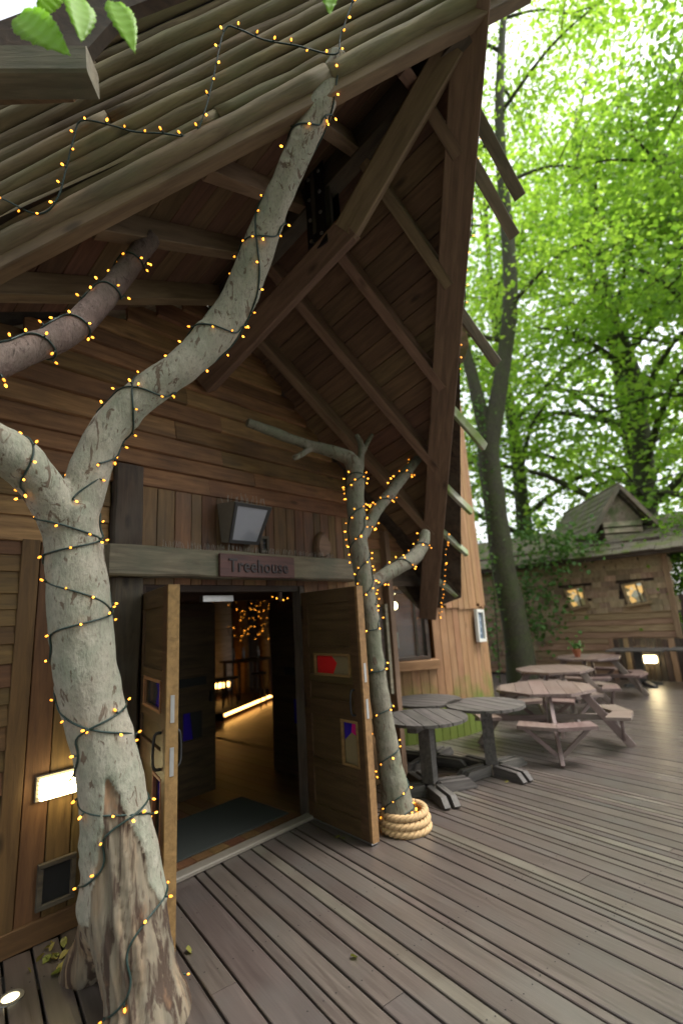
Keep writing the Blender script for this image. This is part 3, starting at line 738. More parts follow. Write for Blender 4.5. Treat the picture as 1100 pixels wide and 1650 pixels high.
# ridge beam, knee brace, steel plates
plank('ridge_beam', Wp + Vector((0, 0, -.17)), Ap + Vector((0, .1, -.17)), .14, .22, (0, 0, 1), M_dark, roof, seg=4)
K0, K1, K2 = Vector((2.33, WALL_Y - .03, 4.12)), Vector((2.56, 2.08, 4.86)), Vector((2.62, 1.08, 5.72))
plank('brace', K0, K1 + (K1 - K0).normalized() * .03, .17, .19, (-.5, -.4, 1), M_raft, roof, seg=4, c=.01)
plank('brace', K1 - (K2 - K1).normalized() * .03 + Vector((-.003, 0, 0)), K2, .17, .19, (-.7, .4, .6), M_raft, roof, seg=4, c=.01)
hb = Vector((2.46, 2.4, 5.2))
plank('hanger_post', (2.52, 2.3, 4.9), (2.52, 2.3, 5.5), .16, .16, (-1, -.6, 0), M_dark, roof)
for sx in (-.086, .086):
    p = plank('steel_plate', (2.52 + sx, 2.3, 4.75), (2.52 + sx, 2.3, 5.55), .22, .012, (1, 0, 0), M_steel, roof)
    for z in (-.3, -.1, .1, .3):
        for yy in (-.06, .06):
            obj('bolt', Bag().add(*lathe_shape([(.001, 0), (.016, 0), (.016, .012), (.001, .013)], 6)).mesh('bolt'), M_galv, p, Matrix.Translation((2.52 + sx + math.copysign(.006, sx), 2.3 + yy, 5.15 + z)) @ Matrix.Rotation(R_(90 if sx > 0 else -90), 4, 'Y'))
# outer covering above the boards (both slopes), with ragged shingle courses
def covering(rd, dn, nn, vb, aat, name, edge=-.06):
    bag = Bag(); b = 0
    while b < vb:
        a = max(-1.0, ((WALL_Y + .02) - (Wp + dn * (b + .15)).y) / rd.y - .6); a1 = aat(b + .36) + edge
        while a < a1:
            w = random.uniform(.14, .26); w = min(w, max(.05, a1 - a))
            P = Wp + rd * (a + w / 2) + dn * (b + .17 + random.uniform(-.03, .03)) + nn * random.uniform(.06, .07)
            M = frame(P - dn * .19, P + dn * .19, nn + dn * -.12)
            bag.add(*plank_shape(.38, w - .008, .018), M); a += w
        b += .27
    a_w = lambda b: max(-.3, ((WALL_Y + .02) - (Wp + dn * b).y) / rd.y)
    q = [Wp + nn * .04 + rd * a_w(0), Wp + nn * .04 + rd * (aat(0) - .14), Wp + nn * .04 + dn * vb + rd * (aat(vb) - .14), Wp + nn * .04 + dn * vb + rd * max(a_w(vb), -.3)]
    obj('underlay', Bag().add(*loft([q, [p + nn * .012 for p in q]])).mesh('underlay'), M_dark, roof)
    return tag(obj(name, bag.mesh(name), M_shing, roof), kind='stuff')
covering(rdR, dnR, nR, vbR, aR, 'shingle_covering'); covering(rdL, dnL, nL, vbL, aL, 'shingle_covering', -.3)
# right verge: long reddish barge board, inner trim
vr = (Dp - Ap).normalized()
out = (vr.cross(Vector((0, 0, 1)))).normalized()
if out.y > 0: out = -out                            # outwards, towards the camera side
up_r = out.cross(vr); up_r = up_r if up_r.z > 0 else -up_r
A2 = Ap - vr * .3
plank('barge_board', A2 - nR * .1 - dnR * .03, Dp - nR * .1 - dnR * .03, .25, .13, nR, M_barge, roof, seg=10, wane=(.004, .004), c=.008)
plank('verge_trim', A2 + out * .085 + up_r * .16, Dp + out * .085 + up_r * .16, .07, .05, out, M_dark, roof, seg=6)
# roof laths with mossy ends that overshoot the verge
ld = Vector(ray(1500, 1550)).normalized(); ldc = ROT.T @ np.array(ld)
for (bx, by), tx, m in (((768, 188), 837, M_beam), ((762, 265), 828, M_beam), ((744, 508), 800, M_beam), ((728, 660), 780, M_mossy), ((718, 785), 758, M_mossy), ((713, 858), 751, M_mossy), ((708, 938), 734, M_mossy)):
    P = on_pl(bx, by, Ap - nR * .05, nR); c_ = ROT.T @ (np.array(P) - [0, 0, CAM_H])
    Ln = ((tx - PCX) * c_[2] - FPX * c_[0]) / (FPX * ldc[0] - (tx - PCX) * ldc[2])
    plank('mossy_lath', P - ld * .05, P + ld * Ln, .095, .05, Vector(ray(bx, by)).normalized() * -.8 + nR * .5, m, roof, seg=4, wane=(.006, .006), c=.006)
# left verge: beam below, then stacked half-round split logs
vl = (Lp - Ap).normalized()
outl = vl.cross(Vector((0, 0, 1))).normalized()
if outl.y > 0: outl = -outl
upl = (Vector((0, 0, 1)) - vl * vl.z); upl = (upl - outl * 0).normalized()
lean = (upl * .93 - outl * .0 + outl * .12).normalized()    # the clad face leans out a little towards the top
fn = vl.cross(lean).normalized()
if fn.dot(Vector((0, 0, CAM_H)) - Ap) < 0: fn = -fn
Lx = Ap + vl * 4.9
plank('verge_beam', Ap - vl * .35 - upl * .13, Lx - upl * .13, .14, .1, outl, M_barge, roof, seg=8, wane=(.004, .006), c=.008)
def half_log(P0, P1, r, name='split_log'):
    L = (P1 - P0).length; seg = 22; rings = []; a0 = random.random() * 90
    for i in range(seg + 1):
        x = -L / 2 + L * i / seg
        rr = r * (1 + .2 * noise.noise((x * 1.3 + a0, a0, 0)) + .16 * noise.noise((x * 4 + a0, 5, 0)))
        dy = .02 * noise.noise((x * .9 + a0, 7, 3))
        rings.append([(x, dy + rr * math.cos(t), rr * .95 * math.sin(t) * (1 + .1 * noise.noise((x * 3 + a0, t, 8)))) for t in np.linspace(0, math.pi, 9)] )
    v, f = loft(rings)
    o = obj(name, mesh(name, v, f), M_log, roof, frame(P0, P1, fn), smooth=True)
h = -.115
while h < 1.08:
    r = random.uniform(.042, .058) if h > -.1 else .066
    P = lean * (h + r) + fn * random.uniform(.0, .045)
    a0 = -.45 + random.uniform(-.05, .05); a1 = 4.9 + random.uniform(-.04, .04)
    cuts = [a0, a1] if random.random() < .4 or a1 < 2.5 else [a0, random.uniform(1.2, a1 - .6), a1]
    for c0, c1 in zip(cuts, cuts[1:]):
        half_log(Ap + vl * (c0 + .003) + P, Ap + vl * (c1 - .003) + P, r)
    h += 2 * r * .93
bpoly = [(-.3, -.14), (4.9, -.14), (4.9, 1.2), (-.3, 1.2)]
bq = [Ap + vl * a + lean * h - fn * .02 for a, h in bpoly]
obj('backing_board', Bag().add(*loft([bq, [p - fn * .03 for p in bq]])).mesh('backing_board'), M_dark, roof)
# upper eave beam that sticks out at the top left, and the dark eave above the logs
e0 = on_pl(-60, 118, Ap + lean * .9 + fn * .5, fn); e1 = on_pl(150, 118, Ap + lean * .9 + fn * .5, fn)
ue = thing('upper_eave', 'dark upper eave above the split logs at the top left', 'roof', e0)
plank('beam', e0, e1, .15, .16, fn, M_beam, ue, c=.012, seg=4)
gq = [on_pl(x, y, Ap + lean * .9 + fn * .32, fn) for x, y in ((-60, 118), (-60, 84), (45, 44), (200, -8), (300, -40), (330, -10), (205, 38), (150, 100))]
obj('eave_board', Bag().add(*loft([gq, [p + fn * .07 for p in gq]])).mesh('eave_board'), M_dark, ue)
gq = [on_pl(x, y, Ap + lean * .9 + fn * .2, fn) for x, y in ((-60, 172), (-60, 120), (140, 92), (150, 130), (120, 165))]
obj('soffit_board', Bag().add(*loft([gq, [p + fn * .04 for p in gq]])).mesh('soffit_board'), M_barge, ue)
# ================================================================== TREES WITH LIGHTS
def photo_path(pts, depth_y):
    """pts: (px, py, width_px); depth_y: world y at each"""
    P, Rr = [], []
    for (px, py, w), y in zip(pts, depth_y):
        p = on_y(px, py, y); P.append(p); Rr.append(.9 * w / 2 / FPX * depth(p))
    return P, Rr
def organic(paths, voxel, disp, nscale=1.0):
    bag = Bag()
    for P, Rr in paths:
        bag.add(*tube_shape(*smooth_path(P, Rr, 4), n=14))
    o = bpy.data.objects.new('tmp', bag.mesh('tmp')); COL.objects.link(o)
    m = o.modifiers.new('r', 'REMESH'); m.mode = 'VOXEL'; m.voxel_size = voxel
    m2 = o.modifiers.new('s', 'SMOOTH'); m2.iterations = 6; m2.factor = .6
    dg = bpy.context.evaluated_depsgraph_get(); me = bpy.data.meshes.new_from_object(o.evaluated_get(dg)); bpy.data.objects.remove(o)
    return me
def get_co(me):
    co = np.empty(len(me.vertices) * 3); me.vertices.foreach_get('co', co); no = np.empty_like(co); me.vertex_normals.foreach_get('vector', no)
    return co.reshape(-1, 3), no.reshape(-1, 3)

b0 = on_z(235, 1640)
trunk_pts = [(205, 1450, 140), (193, 1350, 112), (178, 1250, 100), (156, 1150, 104), (136, 1050, 102), (129, 950, 103), (119, 880, 92), (114, 820, 96)]
TP, TR = photo_path(trunk_pts, [2.84, 2.86, 2.88, 2.9, 2.9, 2.9, 2.9, 2.9])
base = [Vector((b0.x, b0.y, -.12)), Vector((b0.x, b0.y, .03)), Vector((b0.x - .01, b0.y + .03, .14))]
TP = base + TP; TR = [.24, .215, .185] + TR
rb0 = on_z(150, 1560)
root = ([on_z(112, 1566) + Vector((0, 0, -.07)), on_z(140, 1556, .05), on_z(172, 1500, .22), Vector((TP[3].x - .05, TP[3].y + .05, .5)), TP[4] + Vector((-.02, .03, 0))], [.085, .13, .165, .16, .1])
lb = photo_path([(108, 850, 84), (64, 780, 74), (22, 738, 74), (-45, 690, 74), (-160, 600, 70), (-330, 430, 62), (-430, 240, 50)], [2.9, 2.85, 2.78, 2.7, 2.5, 2.3, 2.15])
rbp = photo_path([(122, 830, 80), (150, 745, 68), (174, 690, 64), (207, 655, 62), (252, 620, 60), (300, 585, 60), (345, 540, 60), (385, 482, 58), (411, 415, 55), (436, 345, 52), (466, 280, 50), (500, 200, 50), (526, 145, 48), (545, 95, 45)],
                 [2.9, 2.86, 2.82, 2.77, 2.7, 2.62, 2.54, 2.42, 2.27, 2.1, 1.93, 1.75, 1.63, 1.55])
me = organic([(TP, TR), root, lb, rbp], .013, 0)
co, no = get_co(me)
bare = np.zeros(len(co)); dsp = np.zeros(len(co))
knots = [(random.choice(list(range(len(co)))), random.uniform(.035, .07), random.uniform(.012, .03)) for _ in range(26)]
knot_d = np.zeros(len(co))
for ki, kr_, kh in knots:
    dd = np.linalg.norm(co - co[ki], axis=1) / kr_
    knot_d += kh * np.exp(-dd ** 2) - kh * .9 * np.exp(-(dd / .4) ** 2)
axis_z = np.array([p.z for p in TP]); ax = np.array([[p.x, p.y] for p in TP])
for i, (p, n_) in enumerate(zip(co, no)):
    z = p[2]
    k = noise.noise(Vector(p) * 3.0); k2 = noise.noise(Vector(p) * 9.0); k3 = noise.noise(Vector((p[0] * 28, p[1] * 28, p[2] * 9)))
    d = .014 * k + .02 * noise.noise(Vector(p) * 1.4) + .006 * k2 + .0018 * k3 + knot_d[i]
    if z < 1.35:
        cx, cy = np.interp(z, axis_z, ax[:, 0]), np.interp(z, axis_z, ax[:, 1])
        phi = math.atan2(p[1] - cy, p[0] - cx) - math.atan2(-cy, -cx)   # 0 = towards the viewer's side, + = to the right hand
        phi = (phi + math.pi) % (2 * math.pi) - math.pi
        edge = 1.1 - .62 * max(0, phi - .0) - .62 * max(0, -phi - .1) + .1 * noise.noise(Vector(p) * 6) + .05 * noise.noise(Vector(p) * 17)
        edge = max(edge, .42 + .1 * noise.noise(Vector(p) * 5))
        m = min(1, max(0, (edge - z) / .03 + .5))
        bare[i] = m
        g = noise.noise((phi * 6, 3, z * .7)) * .016 + noise.noise((phi * 19, 1, z * 1.0)) * .009
        d = d * (1 - .4 * m) + m * (-.012 + g)
    dsp[i] = d
co += no * dsp[:, None]
me.vertices.foreach_set('co', co.ravel()); me.update()
at = me.attributes.new('bare', 'FLOAT', 'POINT'); at.data.foreach_set('value', bare)
t1 = thing('trunk_tree', 'thick pale forked trunk wound with fairy lights left of the doors', 'tree', (b0.x, b0.y, 0))
me.materials.clear()
trunk1 = obj('trunk', me, B_main, t1, smooth=True)
bvh1 = BVHTree.FromPolygons([Vector(c) for c in co], [tuple(p.vertices) for p in me.polygons])

# slim tree right of the doors
sp = [(650, 1345, 66), (640, 1300, 58), (630, 1240, 46), (618, 1165, 38), (607, 1090, 35), (597, 1010, 33), (589, 950, 34), (578, 880, 33), (572, 800, 33), (574, 765, 34)]
SP, SRd = photo_path(sp, [2.93, 2.95, 2.96, 2.97, 2.98, 2.99, 3.0, 3.02, 3.04, 3.05])
f0 = on_z(655, 1362); SP = [Vector((SP[0].x + .02, SP[0].y - .02, -.08))] + SP; SRd = [.22] + SRd
sb1 = photo_path([(574, 775, 32), (566, 742, 28), (542, 730, 24), (500, 718, 20), (450, 700, 19), (398, 680, 16)], [3.05, 3.08, 3.15, 3.3, 3.42, 3.5])
sb2 = photo_path([(583, 862, 26), (605, 825, 22), (640, 780, 20), (670, 742, 17), (692, 712, 14)], [3.02, 3.0, 2.97, 2.95, 2.95])
sb3 = photo_path([(590, 950, 26), (615, 930, 25), (645, 912, 26), (668, 897, 26), (681, 878, 24), (686, 855, 17)], [3.0, 2.95, 2.9, 2.88, 2.87, 2.87])
sb4 = photo_path([(578, 770, 16), (582, 720, 12), (573, 700, 8)], [3.05, 3.1, 3.12]); sb5 = photo_path([(577, 745, 12), (592, 712, 8), (600, 700, 6)], [3.06, 3.12, 3.15])
sb6 = photo_path([(505, 720, 14), (480, 735, 12), (472, 738, 9)], [3.3, 3.3, 3.3])
me = organic([(SP, SRd), sb1, sb2, sb3, sb4, sb5, sb6], .012, 0)
co, no = get_co(me)
co += no * np.array([.008 * noise.noise(Vector(p) * 5) + .005 * noise.noise(Vector(p) * 14) for p in co])[:, None]
me.vertices.foreach_set('co', co.ravel()); me.update(); me.materials.clear()
t2 = thing('branch_tree', 'slim grey tree with stubby branches beside the right door leaf, rope at its foot', 'tree', (SP[1].x, SP[1].y, 0))
obj('trunk', me, B_slim, t2, smooth=True)
bvh2 = BVHTree.FromPolygons([Vector(c) for c in co], [tuple(p.vertices) for p in me.polygons])

# dark branch under the left soffit
DB = photo_path([(-160, 640, 62), (-40, 600, 60), (40, 566, 54), (92, 545, 50), (140, 510, 48), (185, 460, 42), (215, 420, 38), (244, 384, 34)], [2.55, 2.6, 2.65, 2.68, 2.72, 2.76, 2.8, 2.84])
me = organic([DB], .014, 0); co, no = get_co(me)
co += no * np.array([.008 * noise.noise(Vector(p) * 6) + .004 * noise.noise(Vector(p) * 16) for p in co])[:, None]
me.vertices.foreach_set('co', co.ravel()); me.update(); me.materials.clear()
db = tag(obj('dark_branch', me, B_dark, None, smooth=True), 'dark bare branch with lights reaching up to the left soffit', 'branch')
bvh3 = BVHTree.FromPolygons([Vector(c) for c in co], [tuple(p.vertices) for p in me.polygons])

# rope coil
rc = thing('rope_coil', 'thick beige rope coiled three times round the foot of the slim tree', 'rope', (SP[1].x, SP[1].y, 0))
cx, cy = SP[1].x + .012, SP[1].y - .015
for k in range(3):
    rk, zc, rr = (.205, .032, .032), (.2, .09, .031), (.185, .146, .03)
    R0, z0, r0 = (rk, zc, rr)[k]
    for s in range(3):
        pts = []
        for i in range(121):
            a = 2 * math.pi * i / 120; tw = a * 9 + s * 2 * math.pi / 3
            q = r0 * .52
            rad_ = R0 + q * math.cos(tw); pts.append((cx + rad_ * math.cos(a), cy + rad_ * math.sin(a), z0 + q * math.sin(tw) + .006 * math.sin(a + k)))
        obj('strand', Bag().add(*tube_shape(pts, r0 * .56, 7)).mesh('strand'), M_rope, rc, smooth=True)

# ------------------------------------------------------------------ fairy lights
bb = Bag()
bb.add(*lathe_shape([(.001, -.001), (.0045, 0), (.005, .02), (.001, .021)], 8), mi=0)
bb.add(*lathe_shape([(.001, .02), (.0045, .021), (.0062, .027), (.0056, .034), (.001, .039)], 8), mi=1)
BULB = bb.mesh('bulb'); BULB.materials.append(M_cable); BULB.materials.append(M_bulb)
BULBS = [BULB, BULB.copy(), BULB.copy()]
for k_, st_ in ((1, .8), (2, 2.6)): BULBS[k_].materials[1] = glow('warm_bulb', (1.0, .34, .03), st_)
for BULB in BULBS: BULB.polygons.foreach_set('use_smooth', [True] * len(BULB.polygons))
def resample(pts, step):
    out = [pts[0]]; acc = 0
    for a, b_ in zip(pts, pts[1:]):
        L = (b_ - a).length
        while acc + L >= step:
            t = (step - acc) / L; a = a + (b_ - a) * t; L = (b_ - a).length; out.append(a); acc = 0
        acc += L
    return out
def light_string(pts, label, spacing=.085, group='strings of fairy lights', outward=None, skip=0.0):
    t = thing('light_string', label, 'fairy lights', pts[0], group=group)
    fine = resample(pts, .02)
    # twisted pair
    obj('cable', Bag().add(*tube_shape(fine, .0052, 6)).mesh('cable'), M_cable, t, smooth=True)
    d = 0
    pos = resample(pts, spacing)
    for i, p in enumerate(pos):
        if random.random() < skip: continue
        tg = (pos[min(i + 1, len(pos) - 1)] - pos[max(0, i - 1)]).normalized()
        o_ = outward(p) if outward else Vector((0, -1, 0))
        rv = Vector((random.uniform(-1, 1), random.uniform(-1, 1), random.uniform(-1, .6)))
        dirv = (o_ * .8 + rv * .8).normalized(); dirv = (dirv - tg * dirv.dot(tg) * .5).normalized()
        M = Matrix.Translation(p) @ dirv.to_track_quat('Z', 'Y').to_matrix().to_4x4()
        obj('bulb', random.choice(BULBS), None, t, M @ Matrix.Scale(random.uniform(.8, 1.12), 4))
    return t
def wind(path, bvh, turns, a0=0.0, lift=.006, s0=0.0, s1=1.0, jit=.25):
    """wind a cable round a limb: helix about its centre line, laid on the real surface"""
    P, Rr = smooth_path(*path, 6)
    n = len(P); out = []; N = int(120 * max(turns, 1)); up = Vector((0, 0, 1))
    for i in range(N + 1):
        t = s0 + (s1 - s0) * i / N; f = t * (n - 1); k = min(int(f), n - 2); c = P[k] + (P[k + 1] - P[k]) * (f - k); r = Rr[k]
        d = (P[min(k + 2, n - 1)] - P[max(k - 1, 0)]).normalized()
        e1 = (Vector((0, -1, .2)) - d * Vector((0, -1, .2)).dot(d)).normalized(); e2 = d.cross(e1)
        th = a0 + 2 * math.pi * turns * i / N + jit * math.sin(i * .11) * 2
        c = c + d * (.05 * math.sin(i * .06 + a0))
        rv = e1 * math.cos(th) + e2 * math.sin(th)
        hit = bvh.ray_cast(c + rv * r * 3, -rv, r * 3)
        if hit[0] is None: out.append(c + rv * (r + lift))
        else: out.append(hit[0] + rv * lift)
    # relax so that it spans hollows like a taut cable
    for _ in range(2):
        out = [out[0]] + [(out[i - 1] + out[i] * 2 + out[i + 1]) / 4 for i in range(1, len(out) - 1)] + [out[-1]]
    return out
def away(path):
    P, _ = smooth_path(*path, 3)
    def f(p):
        q = min(P, key=lambda c: (c - p).length_squared); return (p - q).normalized()
    return f
tp = (TP[1:], TR[1:])
light_string(wind(tp, bvh1, 5.2, 1.2, s0=.02, s1=.98), 'green string of warm fairy lights wound loosely round the thick pale trunk', .16, outward=away(tp))
light_string(wind(tp, bvh1, -3.8, 2.5, s0=.3, s1=.99), 'second fairy light string crossing the first on the upper half of the thick trunk', .14, outward=away(tp))
light_string(wind(lb, bvh1, 3.3, .4, s0=.08, s1=.8), 'fairy light string wound round the left limb of the thick pale trunk', .095, outward=away(lb))
light_string(wind(rbp, bvh1, 4.6, 0, s0=.07, s1=.97), 'fairy light string winding along the long right limb up to the split logs', .13, outward=away(rbp))
light_string(wind(rbp, bvh1, -2.4, 2, s0=.1, s1=.95), 'second fairy light string crossing along the long right limb', .16, outward=away(rbp))
light_string(wind(DB, bvh3, 4.5, 1, s0=.15, s1=.97), 'fairy light string wound round the dark branch under the soffit', .085, outward=away(DB))
stp = (SP[1:], SRd[1:])
light_string(wind(stp, bvh2, 5.5, 0, s0=.06, s1=.62), 'fairy light string wound down the lower trunk of the slim tree', .11, outward=away(stp))
light_string(wind(stp, bvh2, 3.2, 0, s0=.62, s1=.99), 'dense fairy light string round the upper trunk of the slim tree', .075, outward=away(stp))
light_string(wind(stp, bvh2, 3, 2.2, s0=.6, s1=.99), 'second dense fairy light string round the top of the slim tree', .085, outward=away(stp))
light_string(wind(stp, bvh2, 2.2, 1.5, s0=.03, s1=.1), 'fairy light string bunched just above the rope coil', .06, outward=away(stp))
light_string(wind(sb2, bvh2, 3.5, 0, s0=.1, s1=.95), 'fairy light string wound along the rising branch of the slim tree', .065, outward=away(sb2))
light_string(wind(sb3, bvh2, 2.6, 0, s0=.1, s1=.95), 'fairy light string wound along the stubby low branch of the slim tree', .085, outward=away(sb3))
# zigzag on the split logs
pf = Ap + lean * .5 + fn * .1
zz = [(-60, 300), (0, 318), (60, 345), (92, 322), (108, 268), (120, 220), (132, 194), (180, 202), (215, 212), (262, 215), (310, 218), (330, 180), (345, 120), (362, 48), (385, 47), (425, 64), (480, 74), (540, 88), (548, 60), (562, 20), (575, -20)]
zp = [on_pl(x, y, pf, fn) for x, y in zz]
zp, _ = smooth_path(zp, [0] * len(zp), 4)
light_string(zp, 'fairy light string zigzagging over the split log cladding at top left', .115, outward=lambda p: fn)
# along the barge board, outer side
bz = []
for i in range(60):
    f = i / 59
    bz.append(Ap + (Dp - Ap) * (.1 + .9 * f) + out * (.13 + .015 * math.sin(i)) + up_r * (.12 + .03 * math.sin(i * .7)))
light_string(bz, 'fairy light string running down the outer edge of the long barge board', .14, outward=lambda p: out)
bz = [Ap + (Dp - Ap) * (.74 + .25 * i / 30) + out * .1 - up_r * (.2 + .02 * math.sin(i)) for i in range(31)]
light_string(bz, 'short fairy light string hanging along the inner edge of the barge board foot', .09, outward=lambda p: out)
# inside the hall
c = on_y(405, 1000, 9.4); pts = []
for i in range(70):
    pts.append(c + Vector((.42 * math.sin(i * .53) + .1 * math.sin(i * 2.1), .25 * math.sin(i * .9), .35 * math.sin(i * .31 + 1) + .1 * math.cos(i * 1.7))))
light_string(smooth_path(pts, [0] * len(pts), 4)[0], 'tangle of orange fairy lights hanging inside the far room', .32, outward=lambda p: Vector((0, -1, 0)))
c = on_y(455, 962, 5.0)
light_string(smooth_path([c + Vector((i * .12 - .2, 0, -.05 * (i % 2))) for i in range(5)], [0] * 5, 4)[0], 'few fairy lights over the inner doorway', .1)

# ================================================================== TOWER
TC, TRAD = Vector((7.35, 6.0, 0)), 2.0
tow = thing('round_tower', 'round tower of upright reddish planks with a small window, mossy at its foot', 'building', TC)
nP = 92
win_c = on_pl(660, 1010, (6.12, 4.34, 0), Vector((-.5, -.85, 0)))
wang = math.atan2(win_c.y - TC.y, win_c.x - TC.x)
WZ0, WZ1, WHW = 1.16, 2.2, 2
for i in range(nP):
    a = 2 * math.pi * i / nP
    da = (a - wang + math.pi) % (2 * math.pi) - math.pi
    dr = Vector((math.cos(a), math.sin(a), 0))
    if dr.y > .35 : continue          # the far side is inside the building
    w = 2 * math.pi * TRAD / nP
    spans = [(0, 1.9)]
    if abs(da) < 2.4 * 2 * math.pi / nP: spans = [(0, WZ0), (WZ1, 2.4)]
    for z0, z1 in spans:
        P = TC + dr * TRAD
        plank('plank', P + Vector((0, 0, z0)), P + Vector((0, 0, z1)), w - .004, .03, dr, M_tower, tow, seg=3, wane=(.002, .002))
    P = TC + dr * (TRAD + .025 + random.uniform(0, .008)); zb = 1.86 + random.choice((0, .0, .03, .05, .08)) 
    if abs(da) < 2.4 * 2 * math.pi / nP: zb = WZ1 + .02
    plank('plank', P + Vector((0, 0, zb)), P + dr * -.0 + Vector((0, 0, 7.2)), w - .005, .028, dr, M_tower, tow, seg=5, wane=(.003, .003))
obj('cap_roof', Bag().add(*lathe_shape([(2.35, 7.15), (2.3, 7.25), (1.2, 8.6), (.05, 9.6)], 24)).mesh('cap_roof'), M_shing, tow, Matrix.Translation(TC))
# window in the tower
wd = Vector((math.cos(wang), math.sin(wang), 0)); wt = Vector((-wd.y, wd.x, 0))
wc = TC + wd * (TRAD - .02)
Mw = Matrix([[wt[i], wd[i], (0, 0, 1)[i], wc[i]] for i in range(3)] + [[0, 0, 0, 1]])
wn = box('window', (-.29, -.1, WZ0), (.29, -.06, WZ1), M_dark, tow, M=Mw)
bg = Bag()
for lo, hi in (((-.3, -.1, WZ0), (-.25, .05, WZ1)), ((.25, -.1, WZ0), (.3, .05, WZ1)), ((-.25, -.1, WZ1 - .05), (.25, .05, WZ1)), ((-.25, -.1, WZ0), (.25, .05, WZ0 + .05))): add_box(bg, lo, hi)
loc = W[wn.name].inverted() @ Mw
fm = Bag(); fm.v = [tuple(loc @ Vector(p)) for p in bg.v]; fm.f = bg.f; fm.mi = bg.mi
m2 = fm.mesh('window'); m2.materials.append(M_dark); wn.data = m2
box('pane', (-.25, -.03, WZ0 + .05), (.25, -.022, WZ1 - .05), M_clear, wn, M=Mw)
box('glazing_bar', (.1, -.02, WZ0 + .05), (.14, .0, WZ1 - .05), M_dark, wn, M=Mw)
box('sill', (-.42, .0, WZ0 - .14), (.42, .1, WZ0 - .01), M_tower, wn, M=Mw)
tag(box('lit_interior_wall', (-.7, -1.2, .6), (.7, -1.15, 2.7), M_amber, tow, M=Mw))
ln = thing('lantern', 'small glowing lantern hanging inside the tower window', 'lamp', Mw @ Vector((-.05, -.45, 2.0)))
obj('lantern_globe', Bag().add(*lathe_shape([(.005, -.06), (.05, -.04), (.06, .02), (.04, .06), (.005, .07)], 10)).mesh('lantern_globe'), M_lamp, ln, Mw @ Matrix.Translation((-.06, -.45, 1.97)), smooth=True)
obj('hanger', Bag().add(*tube_shape([(0, 0, .07), (0, 0, .5)], .006, 6)).mesh('hanger'), M_iron, ln, Mw @ Matrix.Translation((-.06, -.45, 1.97)))
cd = tag(box('small_cabinet', (-.2, -.9, 1.3), (.05, -.7, 1.55), M_pale, None, M=Mw), 'small pale box on the ledge inside the tower window', 'box')
# framed menu on the tower
def on_tower(px, py, r):
    rr = ray(px, py); lo = 0.001; best = None
    for t in np.linspace(.001, .03, 3000):
        p = Vector((rr[0] * t, rr[1] * t, 0)) - TC
        if p.length < r: return Vector((rr[0] * t, rr[1] * t, CAM_H + rr[2] * t))
mc = on_tower(771, 1008, TRAD + .06); md = (mc - TC); md.z = 0; md.normalize(); mt_ = Vector((-md.y, md.x, 0))
Mm = Matrix([[mt_[i], md[i], (0, 0, 1)[i], mc[i]] for i in range(3)] + [[0, 0, 0, 1]]) @ Matrix.Rotation(.05, 4, 'Y')
mb = thing('menu_board', 'small grey framed menu board hung on the right side of the tower', 'sign', mc)
b = Bag(); hw, hh = .15, .26
for lo, hi in (((-hw, 0, -hh), (-hw + .045, .05, hh)), ((hw - .045, 0, -hh), (hw, .05, hh)), ((-hw + .045, 0, hh - .05), (hw - .045, .05, hh)), ((-hw + .045, 0, -hh), (hw - .045, .05, -hh + .05))): add_box(b, lo, hi)
obj('frame', b.mesh('frame'), M_frame, mb, Mm)
box('panel', (-hw + .045, .005, -hh + .05), (hw - .045, .015, hh - .05), M_chalk, mb, M=Mm)
b = Bag()
for i in range(9): add_box(b, (-.075, .016, .15 - i * .035), (-.075 + random.uniform(.08, .145), .018, .163 - i * .035))
obj('print', b.mesh('print'), M_paper, mb, Mm)
# pale framed board and reddish post between doors and tower
fb = thing('framed_board', 'tall narrow dark board in a pale frame beside the slim tree', 'notice board', on_y(617, 1045, 3.75))
c = on_y(617, 1045, 3.76)
box('panel', (c.x - .12, 3.74, c.z - .5), (c.x + .02, 3.77, c.z + .5), M_dark, fb)
box('frame', (c.x + .021, 3.70, c.z - .52), (c.x + .07, 3.77, c.z + .52), M_beam, fb)

# ================================================================== TABLES
def disc_boards(radius, n, z, t, name, mat, parent, M, ang=0):
    """a round top sawn from straight boards"""
    w = 2 * radius / n
    for i in range(n):
        y0, y1 = -radius + i * w + .005, -radius + (i + 1) * w - .005
        poly = []
        ys = np.linspace(y0, y1, 6)
        f = lambda y: math.sqrt(max(radius ** 2 - y * y, .0004))
        poly = [(f(y), y) for y in ys] + [(-f(y), y) for y in reversed(ys)]
        obj(name, Bag().add(*prism_shape(poly, z - t, z)).mesh(name), mat, parent, M @ Matrix.Rotation(ang, 4, 'Z'))
def round_table(p, rz, label, group):
    M = Matrix.Translation(p) @ Matrix.Rotation(rz, 4, 'Z')
    t = thing('pedestal_table', label, 'table', p, rz, group)
    disc_boards(.455, 6, .75, .03, 'top_board', M_black, t, M, R_(40))
    box('top_bearer', (-.36, -.05, .655), (.36, .05, .719), M_black, t, M=M)
    box('top_bearer', (-.05, -.36, .65), (-.0, .36, .7), M_black, t, M=M @ Matrix.Translation((.025, 0, 0.0)) ) if False else None
    box('pedestal', (-.065, -.065, .1), (.065, .065, .655), M_black, t, c=.006, M=M)
    for k in range(4):
        b = Bag(); x0, x1 = .03, .42
        for sy in (-.052, .052):
            prof = [(x0, .0), (x1, .0), (x1 + .02, .02), (x1 - .06, .095), (x0, .1)]
            b.add(*loft([[(x, sy - .03, z) for x, z in prof], [(x, sy + .03, z) for x, z in prof]]))
        obj('foot', b.mesh('foot'), M_black, t, M @ Matrix.Rotation(R_(45 + 90 * k), 4, 'Z') @ Matrix.Translation((.065, 0, .003)))
    return t
